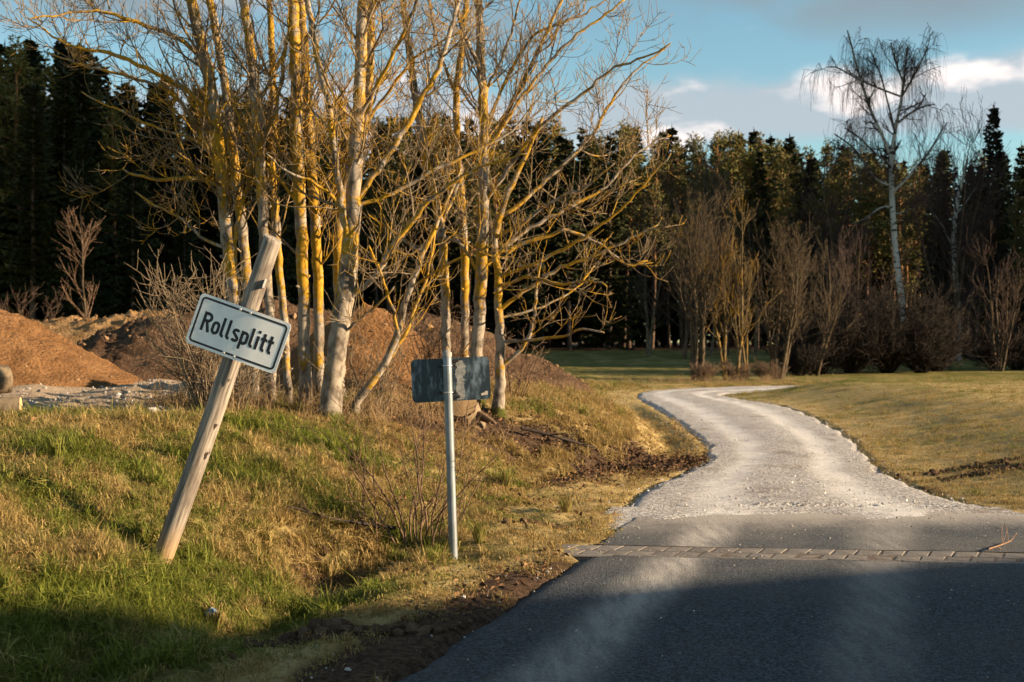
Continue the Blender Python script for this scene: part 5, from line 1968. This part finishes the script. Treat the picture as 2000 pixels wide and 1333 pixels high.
def tuft(name, seed, n, hmin, hmax, w, spread, lay, base_r):
    rg = np.random.default_rng(seed)
    V, Fc, T = [], [], []
    for _ in range(n):
        a = rg.uniform(0, 6.283)
        r = base_r * math.sqrt(rg.random())
        b = rg.uniform(0, 6.283)
        p = np.array([r * math.cos(b), r * math.sin(b), -0.01])
        d = np.array([math.cos(a), math.sin(a), 0])
        s = np.array([-math.sin(a), math.cos(a), 0])
        h = rg.uniform(hmin, hmax)
        l0 = rg.uniform(0.05, spread)
        l1 = l0 + rg.uniform(0.2, 1.0) * lay
        m = p + (d * l0 + np.array([0, 0, 1]) * math.sqrt(max(1 - l0 * l0, 0.05))) * h * 0.55
        up1 = max(1 - l1 * l1, 0.0)
        e = m + (d * l1 + np.array([0, 0, 1]) * (math.sqrt(up1) if l1 < 1 else -0.25 * (l1 - 1))) * h * 0.5
        ww = w * rg.uniform(0.7, 1.3)
        n0 = len(V)
        V += [p - s * ww / 2, p + s * ww / 2, m + s * ww * 0.42, m - s * ww * 0.42, e]
        Fc += [(n0, n0 + 1, n0 + 2, n0 + 3), (n0 + 3, n0 + 2, n0 + 4)]
        tv = rg.uniform(0, 1)
        T += [tv * 0.7, tv * 0.7, tv, tv, min(1, tv + 0.2)]
    return proto(name, V, Fc, M['grass'], T)


pro = [tuft('tuft_a%d' % k, 500 + k, 28, 0.03, 0.085, 0.0042, 0.8, 0.8, 0.055) for k in range(3)]        # 0-2 rough turf
pro += [tuft('tuft_b%d' % k, 510 + k, 30, 0.04, 0.115, 0.0040, 1.0, 1.3, 0.065) for k in range(3)]       # 3-5 matted, lying
pro += [tuft('tuft_c%d' % k, 520 + k, 36, 0.07, 0.17, 0.0045, 0.7, 1.0, 0.035) for k in range(2)]      # 6-7 tall clump
pro += [tuft('tuft_d%d' % k, 530 + k, 24, 0.012, 0.034, 0.0046, 0.9, 0.8, 0.09) for k in range(3)]      # 8-10 short sward
pro.sort(key=lambda o_: o_.name)


def sample(rg, y0, y1, per_m2, xr=0.425):
    area = xr * (y1 * y1 - y0 * y0)
    n = int(area * per_m2)
    Y = np.sqrt(rg.uniform(y0 * y0, y1 * y1, n))
    X = rg.uniform(-xr, xr, n) * Y
    return X, Y


def masks(X, Y):
    """left-bank, field and verge membership, road excluded"""
    d = xe(np.clip(Y, -40, 41.6)) - X
    dl, sl = seg_dist(X, Y, DL)
    dr, sr = seg_dist(X, Y, DR)
    on_track = (sl > 0) & (sr < 0) & (Y > 11.5) & (Y < 50)
    s_as = X - 0.3126 * Y
    on_asph = (s_as > -2.40) & (Y < 12.2) & ~((sr > 0) & (Y > 11.3 + 0.4 * (X < 5)))
    on_gut = (np.abs(Y - (gut_y(X) - 0.3)) < 0.36) & (X > 0.35)
    return d, dr, sr, (on_track | on_asph | on_gut)


rg = np.random.default_rng(900)
PX, PYs, KI, TI, SCL = [], [], [], [], []
for y0, y1, dens_, sc0 in ((4.6, 8, 560, 1.0), (8, 11, 440, 1.0), (11, 15, 260, 1.1), (15, 21, 130, 1.25), (21, 30, 60, 1.4), (30, 46, 20, 1.7)):
    X, Y = sample(rg, y0, y1, dens_)
    d, dr, sr, road = masks(X, Y)
    g_, dt, yd = zones(X, Y)
    u = rg.random(len(X))
    keep = ~road & (dt < 0.25 + 0.75 * u ** 0.5 * (dt < 0.9)) & (yd < 0.25 + 0.35 * u ** 3)
    keep &= (Y > 5) | (X < 0)
    X, Y, d, sr, g_, dt, dr = X[keep], Y[keep], d[keep], sr[keep], g_[keep], dt[keep], dr[keep]
    fld = (sr > 0) & (Y > 10)
    cl = fbm(X, Y, 1.9, 3, 61)
    u = rg.random(len(X))
    kind = np.where(u < 0.36 - 0.5 * cl, rg.integers(0, 3, len(X)), rg.integers(3, 6, len(X)))
    tall = (rg.random(len(X)) < 0.05 + 0.28 * (cl > 0.22)) & (d > 0.8)
    kind = np.where(tall, rg.integers(6, 8, len(X)), kind)
    short = fld | ((d > 0) & (d < 1.0)) | ((d > -1) & (d < 0.0))
    kind = np.where(short & (rg.random(len(X)) < 0.93), rg.integers(8, 11, len(X)), kind)
    cl2 = fbm(X, Y, 3.4, 3, 91)
    ti = np.clip(g_ * 0.82 + 0.75 * cl2 + rg.normal(0, 0.13, len(X)) + np.where(tall, 0.15, 0), 0, 1)
    ti = np.where(dt > 0.2, ti * 0.4, ti)
    sc = sc0 * rg.uniform(0.7, 1.3, len(X)) * (1 + 0.35 * np.clip(cl, -0.5, 1))
    sc = np.where(short & ~fld, sc * 0.9, sc)
    sc = np.where(fld, sc * 0.8, sc)
    PX.append(X), PYs.append(Y), KI.append(kind), TI.append(ti), SCL.append(sc)
X, Y, KI, TI, SCL = map(np.concatenate, (PX, PYs, KI, TI, SCL))
Z = ground(X, Y)
# lean down the slope a little
ex = (ground(X + 0.15, Y) - Z) / 0.15
ey = (ground(X, Y + 0.15) - Z) / 0.15
rot = np.stack([rg.normal(0, 0.22, len(X)) + np.clip(ey, -1, 1) * 0.35, rg.normal(0, 0.22, len(X)) - np.clip(ex, -1, 1) * 0.35, rg.uniform(0, 6.283, len(X))], axis=1)
# rotation about z is applied last in XYZ euler order: tilt directions are then random, which suits matted grass
S3 = np.stack([SCL * 1.05, SCL * 1.05, SCL], axis=1)
print('grass tufts', len(X))
scatter('grass', 'rough grass, green and straw coloured, on the bank and the field', 'grass', pro, np.stack([X, Y, Z], axis=1), rot, S3, TI, KI)

# dry stalks round the tree feet and on the bank
M['stalk'] = simple('dry_stalk', (0.16, 0.105, 0.055), (0.32, 0.22, 0.12), 20, 0.85, 0)
prs = []
for k in range(4):
    r2 = np.random.default_rng(600 + k)
    tb = Tubes()
    for _ in range(7):
        q, qr = grow(r2, (r2.normal(0, 0.05), r2.normal(0, 0.05), -0.02), (r2.normal(0, 0.35), r2.normal(0, 0.35), 1), r2.uniform(0.18, 0.5), 0.0028, 0.0016, 0.07, -0.3, 0.10)
        tb.add(q, qr, 3)
    me = tb.build('stalk_%d' % k)
    me.materials.append(M['stalk'])
    prs.append(bpy.data.objects.new('stalk_%d' % k, me))
SX, SY = [], []
for cx, cy, sx_, sy_, n in ((-2.4, 14.2, 0.8, 0.35, 190), (-3.2, 13.8, 0.6, 0.35, 120), (-1.2, 14.9, 0.6, 0.35, 60), (-0.4, 16.8, 0.7, 0.4, 70), (1.0, 21.0, 1.0, 1.5, 25),
                          (7.5, 47.5, 2.5, 0.8, 260)):
    SX.append(rg.normal(cx, sx_, n)), SY.append(rg.normal(cy, sy_, n))
X, Y = np.concatenate(SX), np.concatenate(SY)
d, dr, sr, road = masks(X, Y)
X, Y = X[~road], Y[~road]
n = len(X)
sc = rg.uniform(0.4, 0.95, n)
scatter('dry_stalks', 'dry brown stalks standing round the tree feet and along the bank', 'stalks', prs, np.stack([X, Y, ground(X, Y)], axis=1), np.stack([rg.normal(0, 0.2, n), rg.normal(0, 0.2, n), rg.uniform(0, 6.28, n)], axis=1),
        np.stack([sc, sc, sc], axis=1), rg.random(n), rg.integers(0, 4, n))

# leaf litter
t = NT('dead_leaf', 0.85, 0.1)
ti = t.attr('tint', typ='INSTANCER')
t.color(t.mix(ti, (0.055, 0.030, 0.017), (0.24, 0.14, 0.075)))
M['dead_leaf'] = t.done()
prs = []
for k in range(3):
    r2 = np.random.default_rng(620 + k)
    s_ = 0.022
    V = [(-s_, 0, 0), (0, -s_ * 0.55, 0.006 + r2.uniform(0, 0.01)), (s_ * 1.2, 0, r2.uniform(-0.004, 0.012)), (0, s_ * 0.55, 0.004 + r2.uniform(0, 0.012)), (0, 0, -0.003)]
    prs.append(proto('leaf_%d' % k, V, [(0, 1, 4), (1, 2, 4), (2, 3, 4), (3, 0, 4)], M['dead_leaf']))
X, Y = sample(rg, 5.0, 24, 190)
d, dr, sr, road = masks(X, Y)
g_, dt, yd = zones(X, Y)
u = rg.random(len(X))
keep = ~road & (d > 0) & (u < 0.04 + 1.0 * dt * (Y > 7) + 0.10 * smooth((Y - 10) / 3)) & (yd < 0.4)
X, Y = X[keep], Y[keep]
n = len(X)
sc = rg.uniform(0.6, 1.35, n)
scatter('leaf_litter', 'brown dead leaves strewn under the trees and down the bank', 'leaves', prs, np.stack([X, Y, ground(X, Y) + rg.uniform(0.005, 0.05, n)], axis=1), np.stack([rg.normal(0, 0.5, n), rg.normal(0, 0.5, n), rg.uniform(0, 6.28, n)], axis=1),
        np.stack([sc, sc, sc], axis=1), rg.random(n), rg.integers(0, 3, n))


# stones and clods
def stone_proto(name, seed, matl):
    r2 = np.random.default_rng(seed)
    import bmesh
    bm = bmesh.new()
    bmesh.ops.create_icosphere(bm, subdivisions=1, radius=1.0)
    sx_, sy_, sz_ = r2.uniform(0.8, 1.2), r2.uniform(0.6, 1.0), r2.uniform(0.4, 0.7)
    for v in bm.verts:
        k = r2.uniform(0.78, 1.15)
        v.co = Vector((v.co.x * sx_ * k, v.co.y * sy_ * k, v.co.z * sz_ * k))
    me = bpy.data.meshes.new(name)
    bm.to_mesh(me)
    bm.free()
    me.materials.append(matl)
    return bpy.data.objects.new(name, me)


t = NT('limestone_chips', 0.9, 0.15)
ti = t.attr('tint', typ='INSTANCER')
t.color(t.mix(ti, (0.22, 0.20, 0.185), (0.54, 0.525, 0.51)))
M['chips'] = t.done()
t = NT('soil_clods', 0.97, 0.05)
ti = t.attr('tint', typ='INSTANCER')
t.color(t.mix(ti, (0.026, 0.016, 0.011), (0.10, 0.064, 0.042)))
M['clods'] = t.done()


def track_z(X, Y):
    # height of the gravel or asphalt surface at a point, close enough to bed a chip
    return np.where(Y > 11.7, 0.022, 0.001)


X, Y = sample(rg, 9.8, 46, 150)
dl, sl = seg_dist(X, Y, DL)
dr, sr = seg_dist(X, Y, DR)
ins = (sl > 0) & (sr < 0) & (Y > 11.4)
frac = dl / np.maximum(dl + dr, 1e-3)
edge_ = np.minimum(dl, dr)
u = rg.random(len(X))
mound = np.exp(-((frac - 0.5) / 0.13) ** 2)
pk = 0.10 + 0.75 * np.exp(-(edge_ / 0.25) ** 2) + 0.45 * mound * (Y < 17) + 0.8 * np.exp(-((Y - 11.9) / 0.45) ** 2)
pk = pk * np.interp(Y, [10, 16, 25, 46], [1.0, 0.8, 0.35, 0.12]) * (0.4 + 1.2 * vnoise(X * 1.6, Y * 1.6, 51))
keep = ins & (u < pk)
xs_, ys_, ts_ = [X[keep]], [Y[keep]], [rg.uniform(0.2, 1, keep.sum())]
zs_ = [track_z(X[keep], Y[keep]) + 0.035 * np.sin(frac[keep] * math.pi) - 0.010]
sz_ = [np.clip(rg.lognormal(-4.85, 0.42, keep.sum()), 0.004, 0.021)]
# spilled outside the edges
out_ = ~ins & (np.minimum(dl, dr) < 0.55) & (Y > 11.6) & (u < 0.30 * np.exp(-(np.minimum(dl, dr) / 0.22)))
xs_.append(X[out_]), ys_.append(Y[out_]), ts_.append(rg.uniform(0.1, 0.9, out_.sum())), zs_.append(ground(X[out_], Y[out_]) + 0.012), sz_.append(np.clip(rg.lognormal(-4.75, 0.4, out_.sum()), 0.005, 0.022))
# grit on the asphalt and its verge
X, Y = sample(rg, 5.5, 12.1, 130)
s_as = X - 0.3126 * Y
asp = (s_as > -2.38) & (Y < 11.9)
u = rg.random(len(X))
keep = asp & (u < (0.03 + 0.30 * smooth((Y - 8.2) / 2.5) + 0.5 * smooth((Y - 10.8) / 1.0) + 0.4 * np.exp(-((s_as + 2.36) / 0.10) ** 2)) * (0.4 + 1.1 * vnoise(X * 2, Y * 2, 9)))
xs_.append(X[keep]), ys_.append(Y[keep]), ts_.append(rg.uniform(0.0, 0.8, keep.sum())), zs_.append(np.full(keep.sum(), 0.003)), sz_.append(np.clip(rg.lognormal(-5.2, 0.4, keep.sum()), 0.003, 0.014))
keep = ~asp & (s_as > -2.95) & (u < 0.22) & (Y < 10.6)
xs_.append(X[keep]), ys_.append(Y[keep]), ts_.append(rg.uniform(0.0, 0.8, keep.sum())), zs_.append(ground(X[keep], Y[keep]) + 0.004), sz_.append(np.clip(rg.lognormal(-4.9, 0.5, keep.sum()), 0.004, 0.022))
# yard rubble on the crest left of the sign
X, Y = sample(rg, 11.5, 22, 130)
g_, dt, yd = zones(X, Y)
u = rg.random(len(X))
keep = (yd > 0.5) & (u < 0.25 + 0.75 * np.exp(-((X + 4.1) / 0.9) ** 2 - ((Y - 13.2) / 1.0) ** 2))
xs_.append(X[keep]), ys_.append(Y[keep]), ts_.append(rg.uniform(0.0, 0.6, keep.sum())), zs_.append(ground(X[keep], Y[keep]) + 0.004), sz_.append(np.clip(rg.lognormal(-4.1, 0.5, keep.sum()), 0.006, 0.06))
X, Y, TI, Z, S = map(np.concatenate, (xs_, ys_, ts_, zs_, sz_))
n = len(X)
print('stones', n)
scatter('loose_stones', 'pale limestone chips loose on the track, the asphalt and the yard', 'stones', [stone_proto('stone_%d' % k, 640 + k, M['chips']) for k in range(5)], np.stack([X, Y, Z], axis=1),
        np.stack([rg.normal(0, 0.5, n), rg.normal(0, 0.5, n), rg.uniform(0, 6.28, n)], axis=1), np.stack([S, S, S], axis=1), TI, rg.integers(0, 5, n))

xs_, ys_ = [], []
for cx, cy, a_, sx_, sy_, n in ((5.45, 14.9, 0.25, 0.45, 0.10, 220), (5.15, 14.1, 0.2, 0.3, 0.08, 110), (5.9, 14.3, 0.1, 0.4, 0.08, 160), (-0.85, 6.75, 0.3, 0.45, 0.07, 420), (-1.35, 6.55, 0.3, 0.3, 0.05, 150), (0.25, 10.7, 0.1, 0.16, 0.06, 90), (1.6, 16.3, 0.6, 0.6, 0.35, 600), (0.6, 15.4, 0.3, 0.6, 0.4, 300),
                                (-1.1, 8.95, 0.3, 0.3, 0.22, 200), (-2.15, 7.6, 0.0, 0.13, 0.08, 70)):
    a, b = rg.normal(0, sx_, n), rg.normal(0, sy_, n)
    xs_.append(cx + a * math.cos(a_) - b * math.sin(a_)), ys_.append(cy + a * math.sin(a_) + b * math.cos(a_))
X, Y = np.concatenate(xs_), np.concatenate(ys_)
d, dr, sr, road = masks(X, Y)
X, Y = X[~road], Y[~road]
n = len(X)
S = np.clip(rg.lognormal(-3.7, 0.5, n), 0.008, 0.06)
scatter('soil_clods', 'dark turned soil clods in the field and along the verge', 'soil', [stone_proto('clod_%d' % k, 660 + k, M['clods']) for k in range(4)], np.stack([X, Y, ground(X, Y) + 0.01], axis=1),
        np.stack([rg.normal(0, 0.5, n), rg.normal(0, 0.5, n), rg.uniform(0, 6.28, n)], axis=1), np.stack([S, S, S], axis=1), rg.random(n), rg.integers(0, 4, n))


# ------------------------------------------------------------------ sedge tussocks one can pick out
for k, (x, y, hgt_, tn, lab) in enumerate(((275, 1058, 0.9, 0.85, 'dark green grass tussock left of the foot of the wooden pole'), (988, 952, 1.5, 0.62, 'arching sedge tussock on the bank right of the galvanised post'),
                                           (1105, 1000, 1.3, 0.35, 'straw-coloured tussock near the end of the gravel track'), (935, 1060, 1.1, 0.7, 'green tussock just right of the foot of the galvanised post'),
                                           (110, 905, 1.5, 0.9, 'bright green grass clump near the left edge'), (420, 1232, 1.2, 0.55, 'drooping tussock beside the blue wrapper'),
                                           (700, 905, 1.3, 0.7, 'green tussock on the bank below the thickest trunk'), (640, 1135, 1.2, 0.3, 'straw tussock hanging over the ditch'))):
    r2 = np.random.default_rng(700 + k)
    x0, y0, z0_ = hit(x, y)
    V, Fc, T = [], [], []
    for _ in range(110):
        a = r2.uniform(0, 6.283)
        d = np.array([math.cos(a), math.sin(a), 0])
        sd = np.array([-math.sin(a), math.cos(a), 0]) * r2.uniform(0.0016, 0.003)
        h_ = r2.uniform(0.10, 0.22) * hgt_
        out_l = r2.uniform(0.2, 1.0) * h_
        p0 = d * r2.uniform(0, 0.03) + np.array([0, 0, -0.02])
        p1 = p0 + d * out_l * 0.35 + np.array([0, 0, h_ * 0.65])
        p2 = p1 + d * out_l * 0.45 + np.array([0, 0, h_ * 0.12])
        p3 = p2 + d * out_l * 0.35 - np.array([0, 0, h_ * r2.uniform(0.0, 0.45)])
        n0 = len(V)
        V += [p0 - sd, p0 + sd, p1 + sd, p1 - sd, p2 + sd * 0.7, p2 - sd * 0.7, p3]
        Fc += [(n0, n0 + 1, n0 + 2, n0 + 3), (n0 + 3, n0 + 2, n0 + 4, n0 + 5), (n0 + 5, n0 + 4, n0 + 6)]
        T += [r2.uniform(0, 1)] * 7
    me = mesh('grass_tussock', V, Fc)
    fattr(me, 'tone', T)
    tt = NT('tussock_%d' % k, 0.7, 0.15)
    to = tt.attr('tone')
    gcol = tt.mix(to, (0.055, 0.074, 0.013), (0.19, 0.20, 0.036))
    dcol = tt.mix(to, (0.19, 0.128, 0.045), (0.46, 0.345, 0.15))
    tt.color(tt.mix(tt.ss(tt.math('ADD', to, tn - 0.5), 0.3, 0.7), dcol, gcol))
    o = link('grass_tussock', me, tt.done(), loc=(x0, y0, z0_))
    tag(o, lab, 'grass tussock', 'grass tussocks on the bank')


# ------------------------------------------------------------------ lumps and stones lying on the heaps
rg = np.random.default_rng(990)
ps, ss_, ti_ = [], [], []
for nm, n, smax in (('sand_pile', 260, 0.05), ('orange_sand_pile', 160, 0.05), ('topsoil_pile', 420, 0.08), ('earth_mound', 520, 0.10), ('rubble_pile', 520, 0.14)):
    me = bpy.data.objects[nm].data
    co = np.empty(len(me.vertices) * 3, dtype=np.float32)
    me.vertices.foreach_get('co', co)
    co = co.reshape(90, 150, 3)
    iu = np.clip((1 - rg.random(n) ** 1.4 * 0.85) * 82, 8, 84).astype(int)
    ia = rg.integers(0, 150, n)
    ps.append(co[iu, ia])
    ss_.append(np.clip(rg.lognormal(math.log(smax * 0.35), 0.5, n), 0.012, smax))
    ti_.append(rg.uniform(0.1, 1.0, n))
pts_, S, TI = np.concatenate(ps), np.concatenate(ss_), np.concatenate(ti_)
n = len(S)
t = NT('heap_lumps', 0.95, 0.05)
ti = t.attr('tint', typ='INSTANCER')
t.color(t.mix(ti, (0.075, 0.044, 0.024), (0.26, 0.165, 0.095)))
M['lumps'] = t.done()
scatter('heap_lumps', 'clods and stones lying on the sand and earth heaps of the yard', 'clods', [stone_proto('lump_%d' % k, 680 + k, M['lumps']) for k in range(4)], pts_,
        np.stack([rg.normal(0, 0.6, n), rg.normal(0, 0.6, n), rg.uniform(0, 6.28, n)], axis=1), np.stack([S, S, S], axis=1), TI, rg.integers(0, 4, n))
